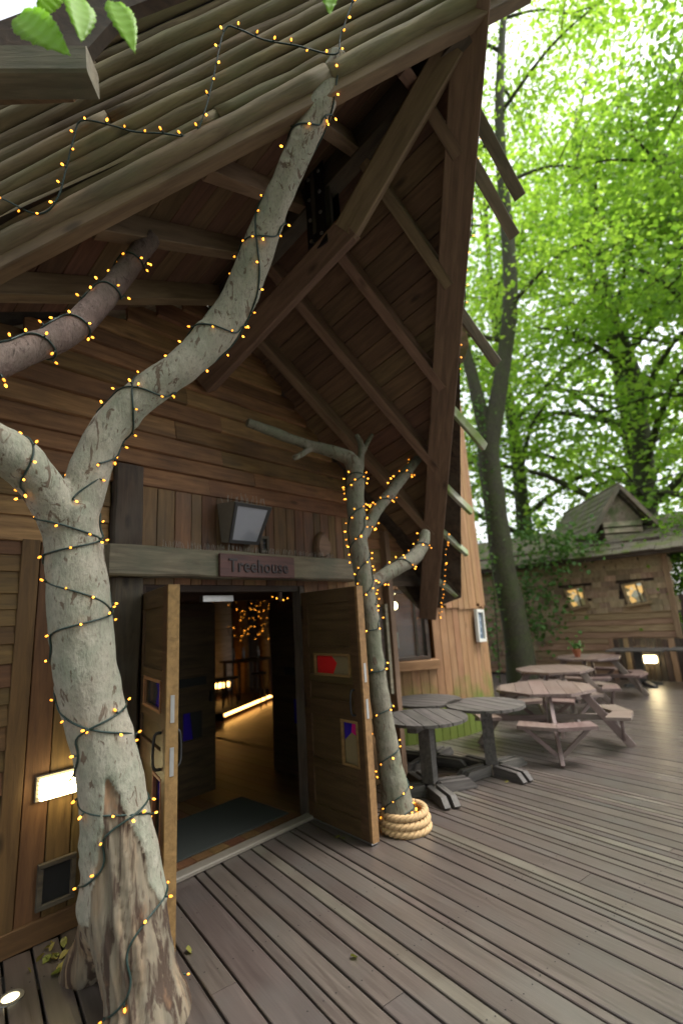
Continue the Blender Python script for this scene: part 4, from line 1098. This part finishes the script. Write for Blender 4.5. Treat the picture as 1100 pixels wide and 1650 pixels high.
g = 'black pedestal tables by the tower'
rt = round_table((4.64, 3.2, 0), R_(12), 'round black pedestal table nearest the rope coil', g)
for p, rz, lab in (((5.56, 2.96, 0), .5, 'round black pedestal table nearest the picnic benches'), ((5.5, 3.75, 0), .9, 'round black pedestal table at the back against the tower')):
    c = copy_tree(rt, Matrix.Translation(p) @ Matrix.Rotation(rz, 4, 'Z')); c['label'] = lab

def picnic(p, rz, label, group):
    M = Matrix.Translation(p) @ Matrix.Rotation(rz, 4, 'Z')
    t = thing('picnic_table', label, 'picnic table', p, rz, group)
    Ro = .64; n = 6; w = 2 * Ro * math.cos(R_(22.5)) / n; ap = Ro * math.cos(R_(22.5))
    octo = lambda y: min(ap, (ap * math.sqrt(2) - abs(y)))
    for i in range(n):
        y0, y1 = -ap + i * w + .003, -ap + (i + 1) * w - .003
        ys = sorted({y0, y1, *[y for y in (-ap * math.tan(R_(22.5)), ap * math.tan(R_(22.5))) if y0 < y < y1]})
        poly = [(octo(y), y) for y in ys] + [(-octo(y), y) for y in reversed(ys)]
        obj('top_board', Bag().add(*prism_shape(poly, .715, .75)).mesh('top_board'), M_picnic, t, M)
    for k in range(4):
        a = R_(90 * k + 22.5 * 0)
        Mk = M @ Matrix.Rotation(a, 4, 'Z')
        # bench: two boards meeting at an angle, tapered to the octagon
        for sgn in (-1, 1):
            r0, r1 = .78, 1.02
            a0, a1 = 0, sgn * R_(43)
            poly = [(r0, 0), (r1, 0), (r1 * .98 * math.cos(a1 * .62), r1 * .98 * math.sin(a1 * .62)), (r0 * .94 * math.cos(a1 * .78), r0 * .94 * math.sin(a1 * .78))]
            if sgn < 0: poly = poly[::-1]
            poly = [(x, y + sgn * .002) for x, y in poly]
            obj('seat_board', Bag().add(*prism_shape(poly, .40, .44)).mesh('seat_board'), M_picnic, t, Mk)
        plank('leg', Mk @ Vector((.42, 0, .712)), Mk @ Vector((.95, 0, .0)), .1, .045, (Mk.to_3x3() @ Vector((0, 1, 0))), M_picnic, t)
        plank('bearer', Mk @ Vector((.06, .047, .36)), Mk @ Vector((.98, .047, .36)), .075, .04, (Mk.to_3x3() @ Vector((0, 1, 0))), M_picnic, t)
        for sgn in (-1, 1):
            plank('strut', Mk @ Vector((.86, sgn * .03, .1)), Mk @ Vector((.8, sgn * .36, .395)), .05, .035, (Mk.to_3x3() @ Vector((1, 0, 0))), M_picnic, t)
        plank('top_bearer', Mk @ Vector((.05, -.046, .68)), Mk @ Vector((.55, -.046, .68)), .065, .035, (Mk.to_3x3() @ Vector((0, 1, 0))), M_picnic, t)
    return t
g = 'octagonal picnic tables along the deck'
pc = Vector((6.98, 2.78, 0)); rz0 = math.atan2(-pc.y, -pc.x)
pt = picnic(pc, rz0 + R_(4), 'octagonal wooden picnic table nearest the camera with attached benches', g)
for p, rz, lab in (((9.0, 3.4, 0), rz0 + .25, 'octagonal picnic table in the middle of the row'), ((11.1, 3.45, 0), rz0 - .2, 'farthest octagonal picnic table, carrying the plant pot')):
    c = copy_tree(pt, Matrix.Translation(p) @ Matrix.Rotation(rz, 4, 'Z')); c['label'] = lab
g = 'black square tables by the fence'
def far_table(p, label):
    M = Matrix.Translation(p)
    t = thing('cafe_table', label, 'table', p, 0, g)
    for i in range(5): box('top_board', (-.4 + i * .16, -.55, .74), (-.243 + i * .16, .55, .77), M_black, t, M=M)
    box('pedestal', (-.08, -.08, .08), (.08, .08, .739), M_black, t, M=M)
    for k in range(4):
        obj('foot', Bag().add(*loft([[(x, -.05, z) for x, z in ((.08, 0), (.42, 0), (.4, .05), (.08, .1))], [(x, .05, z) for x, z in ((.08, 0), (.42, 0), (.4, .05), (.08, .1))]])).mesh('foot'), M_black, t, M @ Matrix.Rotation(R_(45 + 90 * k), 4, 'Z'))
    return t
ft = far_table((12.6, 2.86, 0), 'black pedestal table by the fence, left of the pair')
c = copy_tree(ft, Matrix.Translation((12.75, 1.72, 0))); c['label'] = 'black pedestal table by the fence at the right edge'
# potted plant on the far picnic table
pp = on_z(931, 1047, .75); pp = Vector((10.95, 3.6, .752))
po = thing('plant_pot', 'terracotta pot with a small green plant on the farthest picnic table', 'plant', pp)
obj('pot', Bag().add(*lathe_shape([(.05, 0), (.08, .13), (.09, .13), (.09, .16), (.07, .16), (.068, .14), (.001, .139)], 14)).mesh('pot'), M_terra, po, Matrix.Translation(pp))

# ================================================================== FOLIAGE
def leaf_mesh(name, P, size, nrm_up=.6, droop=.3, simple=False):
    """many leaf-sized quads at points P"""
    n = len(P); s = size * rng.uniform(.7, 1.3, n)
    d = rng.normal(size=(n, 3)); d[:, 2] = d[:, 2] * .5 - droop; d /= np.linalg.norm(d, axis=1)[:, None]
    u = rng.normal(size=(n, 3)); u[:, 2] += nrm_up * 2; u -= d * (u * d).sum(1)[:, None]; u /= np.linalg.norm(u, axis=1)[:, None]
    r = np.cross(d, u)
    k = (s * .42)[:, None]; l = s[:, None]
    fold = u * (s * .12)[:, None]
    if simple:
        v = np.stack([P - d * l * .5, P + r * k + fold, P + d * l * .55, P - r * k + fold], axis=1); quads = np.arange(n * 4).reshape(n, 4)
        return quad_mesh(name, v.reshape(-1, 3), quads)
    v = np.empty((n, 6, 3))
    v[:, 0] = P - d * l * .5; v[:, 1] = P - d * l * .15 + r * k + fold; v[:, 2] = P + d * l * .2 + r * k * .8 + fold
    v[:, 3] = P + d * l * .55; v[:, 4] = P + d * l * .2 - r * k * .8 + fold; v[:, 5] = P - d * l * .15 - r * k + fold
    idx = np.arange(n * 6).reshape(n, 6)
    return quad_mesh(name, v.reshape(-1, 3), np.concatenate([idx[:, [0, 1, 2, 3]], idx[:, [0, 3, 4, 5]]], axis=1).reshape(-1, 4))
def quad_mesh(name, v, quads):
    me = bpy.data.meshes.new(name)
    me.vertices.add(len(v)); me.vertices.foreach_set('co', v.ravel())
    me.loops.add(quads.size); me.loops.foreach_set('vertex_index', quads.ravel().astype(np.int32))
    me.polygons.add(len(quads)); me.polygons.foreach_set('loop_start', np.arange(0, quads.size, 4, dtype=np.int32))
    me.update(); me.validate()
    return me
def limb_tree(name, base, height, r0, label, mat_leaf, leaf=.1, n_leaf=25000, spread=4.0, lean=(0, 0), crown_lo=.25, fork=None, group='trees behind the deck', n_limb=11, nclump=None, bias=None):
    base = Vector(base); t = thing(name, label, 'tree', base, group=group)
    bag = Bag(); ends = []
    def stem(pts, rads, n=10): bag.add(*tube_shape(*smooth_path(pts, rads, 3), n=n, wob=.15))
    if fork: main = [Vector(p) for p in fork[0]]; mr = fork[1]
    else:
        main = [base + Vector((lean[0] * h * h * height + .12 * noise.noise((h * 3, base.x, 1)) * height * .2, lean[1] * h * h * height + .12 * noise.noise((h * 3, base.y, 5)) * height * .2, height * h)) for h in np.linspace(0, 1, 7)]
        main[0].z = -.4; mr = [r0 * (1.25 if i == 0 else 1 - .8 * i / 6) for i in range(7)]
    stem(main, mr)
    if fork:
        for pts, rr in fork[2]: stem(pts, rr)
    top = main[-1]
    L = []
    for i in range(n_limb):
        f = crown_lo + (1 - crown_lo) * (i + .3) / n_limb
        k = f * (len(main) - 1); q = int(min(k, len(main) - 2)); p = main[q].lerp(main[q + 1], k - q)
        a = i * 2.4 + random.uniform(-.5, .5); ln = spread * (1.1 - .55 * f) * random.uniform(.75, 1.15)
        e = p + Vector((math.cos(a) * ln, math.sin(a) * ln, ln * random.uniform(.1, .5)))
        if bias: e += Vector(bias) * ln
        m = p.lerp(e, .5) + Vector((0, 0, ln * .12))
        rr = r0 * (.42 - .25 * f)
        stem([p, m, e], [rr, rr * .6, rr * .15], 6)
        L += [(p.lerp(m, .6), .5), (m, .8), (m.lerp(e, .5), .9), (e, 1.0)]
        for s_ in range(3):
            b0_ = m.lerp(e, random.random()); e2 = b0_ + Vector((random.uniform(-1, 1), random.uniform(-1, 1), random.uniform(-.2, .5))) * ln * .4
            stem([b0_, b0_.lerp(e2, .5) + Vector((0, 0, .05)), e2], [rr * .35, rr * .25, rr * .08], 5); L += [(e2, 1.0), (b0_.lerp(e2, .5), .8)]
    L += [(top, 1)]
    bag_me = bag.mesh('trunk'); obj('trunk', bag_me, B_far, t, smooth=True)
    # sprays: flat layered clumps round the twigs
    nc = nclump or int(len(L) * 2.2)
    pick = rng.integers(0, len(L), nc); cen = np.array([L[i][0] for i in pick]); sc_ = np.array([L[i][1] for i in pick])
    cen = cen + rng.normal(size=(nc, 3)) * np.array([.55, .55, .35]) * (spread * .16)
    per = n_leaf // nc; P = []
    for c_, q in zip(cen, sc_):
        rad_ = spread * .13 * rng.uniform(.6, 1.5)
        x = rng.normal(size=(per, 3)) * np.array([rad_, rad_, rad_ * .38])
        x[:, 2] -= .12 * (x[:, 0] ** 2 + x[:, 1] ** 2) / max(rad_, .1)
        P.append(c_ + x)
    P = np.concatenate(P)
    cr = obj('crown', leaf_mesh('crown', P, leaf, simple=True), mat_leaf, t); tag(cr, kind='stuff')
    return t
# forked tree standing in front of the cottage
FB = Vector((11.9, 5.65, 0)); FN = Vector((FB.x, FB.y, 0)).normalized()
def fpt(px, py, near=0.0): return on_pl(px, py, FB - FN * near, FN)
fk = [fpt(x, y) for x, y in ((845, 1120), (828, 1000), (808, 900), (795, 800), (786, 720), (782, 670))]
fk[0].z = -.4
def wr(w, p): return .74 * w / 2 / FPX * depth(p)
fr_ = [wr(w, p) for w, p in zip((70, 56, 50, 46, 48, 46), fk)]
fkl = [fpt(x, y) for x, y in ((791, 745), (778, 680), (764, 620), (748, 560), (735, 480))]
fkr = [fpt(x, y) for x, y in ((786, 690), (806, 620), (824, 555), (822, 460), (815, 380), (806, 250), (806, 100), (820, -60), (850, -250))]
fkm = fk[:-1] + [fkr[1], fkr[3], fkr[5], fkr[6], fkr[7], fkr[8]]; frm = fr_[:-1] + [wr(w, p) for w, p in zip((34, 30, 24, 18, 12, 8), fkm[5:])]
limb_tree('forked_tree', (fk[0].x, fk[0].y, 0), 14, .3, 'tall forked tree rising between the tower and the shingled cottage', L_bright, .12, 17000, 4.4, fork=(fkm, frm, [(fkl, [wr(w, p) for w, p in zip((34, 30, 26, 22, 16), fkl)])]), crown_lo=.5, n_limb=15)
g = 'trees behind the deck'
for i, (bx, by, h, r0, mat_, nl, spd, lf, lab) in enumerate((
    (22.5, 3.6, 22, .5, L_bright, 10500, 6.8, .24, 'tall leafy tree right behind the cottage dormer'),
    (19.5, .2, 20, .42, L_mid, 8500, 5.4, .2, 'broad green tree at the right edge beyond the fence'),
    (24.0, 9.5, 26, .45, L_bright, 11000, 7.6, .24, 'bright green tree behind the cottage roof to the left'),
    (30.0, 5.5, 33, .5, L_bright, 10500, 9, .3, 'very tall pale green tree far behind the cottage'),
    (18.0, 13.5, 22, .4, L_mid, 13000, 6.5, .2, 'green tree half hidden behind the round tower'),
    (31.0, -1.5, 30, .5, L_bright, 9000, 8.5, .3, 'tall far tree whose crown closes the right edge'))):
    limb_tree('leafy_tree', (bx, by, 0), h, r0, lab, mat_, lf, nl, spd, lean=(random.uniform(-.03, .03), random.uniform(-.05, .05)), crown_lo=.15, n_limb=22)
# overhanging boughs from a tree just outside the frame on the right
limb_tree('overhanging_tree', (18.5, -2.4, 0), 20, .35, 'tree at the right whose dark boughs hang into the top corner', L_mid, .16, 16000, 5.6, crown_lo=.45, n_limb=18, bias=(-.2, .35, 0))

# unseen trees added behind the viewer to shade the near deck and front
wb_, lp_ = Bag(), []
for bx, by, h, nl, spd in ((-.4, -4.8, 12, 9000, 5.0), (2.5, -9.5, 17, 8000, 6.5), (-7.5, -7.0, 17, 8000, 6.5)):
    wb_.add(*tube_shape([(bx, by, -.4), (bx + .2, by, h * .4), (bx, by + .3, h)], [.35, .27, .08], 10, wob=.2))
    for k in range(60):
        c_ = np.array([bx, by, h * .62]) + rng.normal(size=3) * [spd * .42, spd * .42, h * .17]
        lp_.append(c_ + rng.normal(size=(nl // 60, 3)) * [spd * .13, spd * .13, spd * .06])
lp_ = np.concatenate(lp_); lp_ = lp_[lp_ @ np.array(FWD) < -.6]
lm_ = leaf_mesh('unseen_shade_trees', lp_, .34, simple=True); lm_.materials.append(L_mid)
wl = tag(obj('unseen_shade_trees', lm_), kind='stuff'); tag(obj('trunks', wb_.mesh('trunks'), B_far, wl, smooth=True), kind='stuff')
# climber on the forked tree and the cottage
def climber(name, pts, n, size, label, mat_, stem_pts):
    t = thing(name, label, 'plant', stem_pts[0])
    obj('stem', Bag().add(*tube_shape(*smooth_path(stem_pts, [.02, .015, .01, .006][:len(stem_pts)] + [.006] * max(0, len(stem_pts) - 4), 3), n=6)).mesh('stem'), B_far, t)
    P = np.concatenate([np.array(c) + rng.normal(size=(n, 3)) * np.array(s_) for c, s_ in pts])
    tag(obj('foliage', leaf_mesh('foliage', P, size, .2), mat_, t), kind='stuff')
cl = [(on_x(x, y, 12.9), (.25, .4, .2)) for x, y in ((850, 850), (880, 870), (905, 885), (860, 900), (890, 920), (845, 940), (870, 960), (850, 990), (880, 1000), (840, 870), (915, 870), (930, 880), (855, 1020))]
climber('climbing_vine', cl, 100, .11, 'leafy climber hanging over the cottage wall beside the forked trunk', L_deep, [on_x(838, 1090, 13.2), on_x(845, 1000, 13.1), on_x(850, 920, 13.0), on_x(870, 860, 12.9)])
iv = [(fpt(x, y, .3), (.15, .12, .3)) for x, y in ((770, 660), (772, 700), (776, 750), (778, 800), (782, 850), (788, 900), (792, 950), (795, 1000), (800, 1050))]
climber('ivy', iv, 45, .09, 'ivy growing up the left side of the forked trunk', L_deep, [fpt(805, 1100, .3), fpt(795, 950, .3), fpt(780, 800, .3), fpt(772, 680, .3)])
bp_ = [((14.4, y, z), (.35, .35, .45)) for y, z in ((1.2, .6), (1.0, 1.6), (.7, 2.6), (.2, 1.2), (-.4, 2.0), (-.5, .8), (1.4, 3.0), (.3, 3.3), (1.6, 2.4), (1.5, 1.6), (-.9, 2.6), (-1.2, 1.4), (.9, 3.6), (2.0, 2.4), (1.95, 3.0), (2.0, 1.9), (1.8, 3.3))]
climber('bush', bp_, 500, .09, 'dark green bush closing the right end of the fence', L_mid, [Vector((14.2, .6, -.4)), Vector((14.2, .6, 1.2)), Vector((14.3, .5, 2.5))])
pb = [((pp.x, pp.y, pp.z + .22), (.06, .06, .05))]
P = np.array(pb[0][0]) + rng.normal(size=(70, 3)) * np.array(pb[0][1]); tag(obj('foliage', leaf_mesh('foliage', P, .06), L_deep, po), kind='stuff')
# near leaves, top left
def big_leaf(c, tip, w, name='leaf', parent=None, fold=.12, up=None):
    """toothed heart-shaped leaf from stalk point c to tip"""
    c, tip = Vector(c), Vector(tip); d = tip - c; L = d.length; n = up or Vector((0, 0, 1)).cross(d).cross(d)
    M = frame(c, tip, n); prof = [(0, .0), (.03, .22), (.12, .38), (.28, .48), (.45, .47), (.62, .38), (.78, .24), (.9, .1), (1, 0)]
    v, f = [], []
    N = 24
    mid = []
    for i in range(N + 1):
        t = i / N; hw = np.interp(t, [p[0] for p in prof], [p[1] for p in prof]) * w * (1 + .06 * (-1) ** i)
        x = -L / 2 + L * t; zz_ = -.12 * L * (t - .3) ** 2
        for k in (-1, -.5, 0, .5, 1): v.append((x + abs(k) * hw * -.12, k * hw, zz_ + abs(k) * hw * fold + .004 * math.sin(t * 40) * abs(k)))
    for i in range(N):
        for k in range(4): q = i * 5 + k; f.append((q, q + 1, q + 6, q + 5))
    me = mesh(name, v, f); o = obj(name, me, L_near, parent, M, smooth=True)
    s_ = o.modifiers.new('thick', 'SOLIDIFY'); s_.thickness = .0012
    vein = Bag().add(*tube_shape([(-L / 2 - .03, 0, -.01), (-L / 2, 0, -.008), (0, 0, -.003), (L / 2 * .95, 0, -.05 * L)], [.0014, .0014, .001, .0004], 5))
    for t in (.2, .35, .5, .65):
        hw = np.interp(t, [p[0] for p in prof], [p[1] for p in prof]) * w * .85; x = -L / 2 + L * t; zc = -.12 * L * (t - .3) ** 2 - .001
        for k in (-1, 1): vein.add(*tube_shape([(x, 0, zc), (x + hw * .55, k * hw, zc + hw * fold)], .0005, 4))
    obj('vein', vein.mesh('vein'), L_near, o, M)
    return o
def at_d(px, py, dd): r = Vector(ray(px, py)); return Vector((0, 0, CAM_H)) + r * (dd / FPX)
tw = thing('leafy_twig', 'twig with three big toothed green leaves hanging at the top left corner', 'twig', at_d(40, -12, 1.95))
def at_d(px, py, dd): r = Vector(ray(px, py)); return Vector((0, 0, CAM_H)) + r * (dd / FPX)
for (a, b_, w) in (((30, 24), (108, 80), .078), ((126, -6), (133, 60), .062), ((184, 2), (217, 76), .055)):
    big_leaf(at_d(*a, 1.9), at_d(*b_, 1.78), w * 1.9, parent=tw, up=Vector(ray(*b_)).normalized() * -1 + Vector((.1, 0, .25)))
big_leaf(at_d(95, -30, 2.0), at_d(60, 30, 1.95), .085, parent=tw, up=Vector(ray(60, 30)).normalized() * -1)
obj('stem', Bag().add(*tube_shape(*smooth_path([at_d(-700, -150, 2.4), at_d(-60, -40, 2.0), at_d(40, -12, 1.95), at_d(130, -22, 1.92), at_d(240, -60, 1.9)], [.008, .004, .003, .003, .002], 4), n=6)).mesh('stem'), B_far, tw)
sl = thing('single_leaf', 'single green leaf tip hanging at the top edge over the split logs', 'leaf', at_d(530, -30, 1.9))
big_leaf(at_d(528, -38, 1.9), at_d(532, 17, 1.8), .09, parent=sl, up=Vector(ray(532, 10)).normalized() * -1 + Vector((.1, 0, .2)))
# fallen leaves
b0s = [on_z(85, 1530), on_z(70, 1550), on_z(95, 1545), on_z(110, 1560), on_z(300, 1545), on_z(520, 1330), on_z(540, 1345), on_z(560, 1350), on_z(870, 1212), on_z(560, 1540), on_z(820, 1262), on_z(750, 1215)]
P = np.array([np.array(p) + np.array([rng.normal() * .03, rng.normal() * .03, .012]) for p in b0s for _ in range(5 if p.y > 2.9 and p.x < 1.5 else 1)])
tag(obj('fallen_leaves', leaf_mesh('fallen_leaves', P, .05, 1.5, 0), L_dead), kind='stuff')

# ================================================================== COTTAGE
CX_ = 13.6
cot = thing('shingled_cottage', 'low cottage with wavy grey shingles, lit windows and a mossy roof behind the picnic tables', 'building', (CX_, 5, 0))
FX = (-1, 0, 0)
Y0, Y1, ZE = 2.2, 10.5, 3.05
wins = [(on_x(928, 962, CX_), .2), (on_x(1023, 955, CX_), .2)]
box('wall_core', (CX_ + .06, Y0, -.3), (CX_ + .2, Y1, 3.3), M_dark, cot)
z = .05
while z < 1.62:
    h = random.uniform(.12, .17)
    plank('board', (CX_ + .02, Y0, z + h / 2), (CX_ + .02, Y1 - 3.2, z + h / 2), h + .02, .03, (-1, 0, .15), M_cott, cot, seg=16, wane=(0, .02), warp=.004); z += h
shm = []
for k in range(6):
    v, f = plank_shape(.19, random.uniform(.24, .34), .025, 3, (.01, .01), 0, .004); m_ = mesh('shingle', v, f); m_.materials.append(M_wallsh); shm.append(m_)
cnt = 0
z = 1.62; row = 0
def in_win(y, z):
    return any(abs(y - w_.y) < .3 and abs(z - w_.z) < .36 for w_, _ in wins)
extra = Bag()
zr = [.35 + .13 * i for i in range(21)]
for ri, z in enumerate(zr):
    y = Y0 + random.uniform(0, .12)
    while y < 9.2:
        low = 1.62 if y < 4.6 else max(.3, 1.62 - (y - 4.6) * 1.1)
        if z >= low and not in_win(y, z) and cnt >= 300:
            extra.add(*plank_shape(.19, random.uniform(.24, .34), .025, 2, (.01, .01)), frame((CX_ - .01 + random.uniform(0, .02), y, z - .09), (CX_ + .01, y, z + .09), (-1, 0, .2)))
        elif z >= low and not in_win(y, z):
            o = obj('shingle', random.choice(shm), None, cot, frame((CX_ - .01 + random.uniform(0, .02), y, z - .09), (CX_ + .01, y, z + .09), (-1, 0, .2)) ); cnt += 1
        y += random.uniform(.25, .31)
if extra.v: tag(obj('shingles', extra.mesh('shingles'), M_wallsh, cot), kind='stuff')
for i, (w_, hw) in enumerate(wins):
    Mw2 = Matrix.Translation(w_) @ Matrix.Rotation(R_(-8), 4, 'X')
    b = Bag(); hy, hz = .24, .25
    for lo, hi in (((-.08, -hy, -hz), (.06, -hy + .05, hz)), ((-.08, hy - .05, -hz), (.06, hy, hz)), ((-.08, -hy + .05, hz - .05), (.06, hy - .05, hz)), ((-.1, -hy - .04, -hz - .05), (.06, hy + .04, -hz))): add_box(b, lo, hi)
    wo_ = obj('window', b.mesh('window'), M_cott, cot, Mw2)
    box('pane', (-.01, -hy + .05, -hz), (0, hy - .05, hz - .05), M_clear, wo_, M=Mw2)
    box('lit_room_panel', (.02, -hy + .02, -hz + .02), (.045, hy - .04, hz - .02), M_warmwin, wo_, M=Mw2)  # glowing panel added behind the pane to stand in for the lit room
    box('glazing_bar', (-.03, -.08, -hz), (-.012, -.05, hz - .05), M_dark, wo_, M=Mw2)
plank('corner_board', (CX_ - .03, Y0 - .03, 0), (CX_ - .03, Y0 - .03, 3.0), .12, .08, FX, M_cott, cot)
# roof
def shingle_roof(P, du, dv, nu, nv, name, parent, lift):
    bag = Bag(); n = du.normalized().cross(dv.normalized())
    if n.z < 0: n = -n
    un, vn = du.normalized(), dv.normalized()
    for j in range(nv):
        u_ = 0
        while u_ < du.length:
            w = random.uniform(.18, .34)
            p = P + un * (u_ + w / 2) + vn * (dv.length * (j + .5) / nv + random.uniform(-.02, .02)) + n * (lift + random.uniform(0, .02)) + Vector((0, 0, .05 * noise.noise((u_ * .8, j * .3, 2))))
            bag.add(*plank_shape(dv.length / nv * 1.5, w - .01, .03), frame(p - vn * .1, p + vn * .1, n - vn * .15)); u_ += w
    return tag(obj(name, bag.mesh(name), M_croof, parent), kind='stuff')
rp = Vector((CX_ - .45, Y0 - .5, ZE - .12))
shingle_roof(rp, Vector((0, Y1 - Y0 + .5, 0)), Vector((2.4, 0, 1.05)), 30, 9, 'roof_shingles', cot, .05)
obj('roof', mesh('roof', [rp, rp + Vector((0, Y1 - Y0 + .5, 0)), rp + Vector((2.4, Y1 - Y0 + .5, 1.05)), rp + Vector((2.4, 0, 1.05)), rp + Vector((0, 0, -.06)), rp + Vector((0, Y1 - Y0 + .5, -.06)), rp + Vector((4.8, Y1 - Y0 + .5, -.06)), rp + Vector((4.8, 0, -.06))],
    [(0, 1, 2, 3), (4, 5, 1, 0), (3, 2, 6, 7), (0, 3, 7, 4), (1, 5, 6, 2), (4, 7, 6, 5)]), M_dark, cot)
plank('fascia', rp + Vector((-.02, 0, -.02)), rp + Vector((-.02, Y1 - Y0 + .5, -.02)), .13, .04, FX, M_dark, cot, seg=12, wane=(.02, .02))
# dormer turned towards the deck
dc = on_x(1003, 858, 14.2); 
DS = Matrix.Scale(1.2, 4)
dm = box('dormer', (-.0, -.42, 0), (1.6, .42, .55), M_dark, cot, M=Matrix.Translation((dc.x, dc.y, dc.z - .35)) @ Matrix.Rotation(R_(38), 4, 'Z') @ DS)
Md = Matrix.Translation((dc.x, dc.y, dc.z - .35)) @ Matrix.Rotation(R_(38), 4, 'Z') @ DS
gab = [(-.46, .5), (.46, .5), (0, 1.15)]
obj('gable', Bag().add(*loft([[(-.02, y, z) for y, z in gab], [(.04, y, z) for y, z in gab]])).mesh('gable'), M_shing, dm, Md)
for i in range(4):
    plank('board', Md @ Vector((-.03, -.4, .06 + i * .14)), Md @ Vector((-.03, .4, .06 + i * .14)), .13, .03, Md.to_3x3() @ Vector((-1, 0, .15)), M_shing, dm, seg=4, wane=(0, .02))
for sy in (-1, 1):
    p0, p1 = Vector((-.2, sy * .72, .3)), Vector((-.2, 0, 1.3))
    plank('verge_board', Md @ p0, Md @ p1, .11, .05, Md.to_3x3() @ Vector((-1, 0, 0)), M_beam, dm)
    bag = Bag()
    for j in range(7):
        for k in range(14):
            a0 = p0.lerp(p1, (j + .5) / 7) + Vector((.1 + k * .24, 0, .03)); dv = (p1 - p0).normalized(); nn = Vector((0, sy * abs(dv.z), abs(dv.y)))
            bag.add(*plank_shape(.27, .22, .025), frame(a0 - dv * .1, a0 + dv * .1, nn - dv * .15))
    tag(obj('dormer_shingles', bag.mesh('dormer_shingles'), M_croof, dm, Md), kind='stuff')
# picket fence right of the cottage, lit lamp on it
fe = thing('picket_fence', 'dark upright board fence below the cottage behind the black tables', 'fence', (13.3, 2, 0))
y = -.8
while y < 3.6:
    w = random.uniform(.09, .12)
    plank('picket', (13.35, y, 0), (13.35, y, .95 + random.uniform(-.03, .03)), w, .025, FX, M_cott if random.random() < .3 else M_dark, fe); y += w + .012
y = -1.5
while y < 2.1:
    w = .14; plank('tall_board', (13.62, y, 0), (13.62, y, 1.9), w - .01, .03, FX, M_dark, fe); y += w
fl2 = thing('fence_lamp', 'small lit bulkhead lamp on the dark fence behind the black tables', 'wall lamp', (13.3, 2.1, .7))
lc = on_x(1044, 1062, 13.3)
box('backplate', (13.29, lc.y - .2, lc.z - .1), (13.335, lc.y + .2, lc.z + .1), M_hood, fl2)
box('diffuser', (13.22, lc.y - .17, lc.z - .075), (13.289, lc.y + .17, lc.z + .075), M_farlamp, fl2, c=.02)
# recessed deck light
def deck_light(p, label):
    t = thing('deck_light', label, 'deck light', p)
    obj('rim', Bag().add(*loft([[(r * math.cos(a), r * math.sin(a), z) for a in np.linspace(0, 2 * math.pi, 24, endpoint=False)] for r, z in ((.062, .002), (.062, .008), (.042, .009), (.04, .003))], cap=False)).mesh('rim'), M_galv, t, Matrix.Translation(p))
    obj('lens', Bag().add(*lathe_shape([(.001, .0025), (.04, .003), (.038, .0065), (.001, .008)], 20)).mesh('lens'), M_decklamp, t, Matrix.Translation(p))
deck_light(on_z(17, 1610), 'round lit light sunk into the deck at the bottom left corner')
print('objects', len(COL.objects), 'tris', sum(len(m.polygons) for m in bpy.data.meshes) * 2)
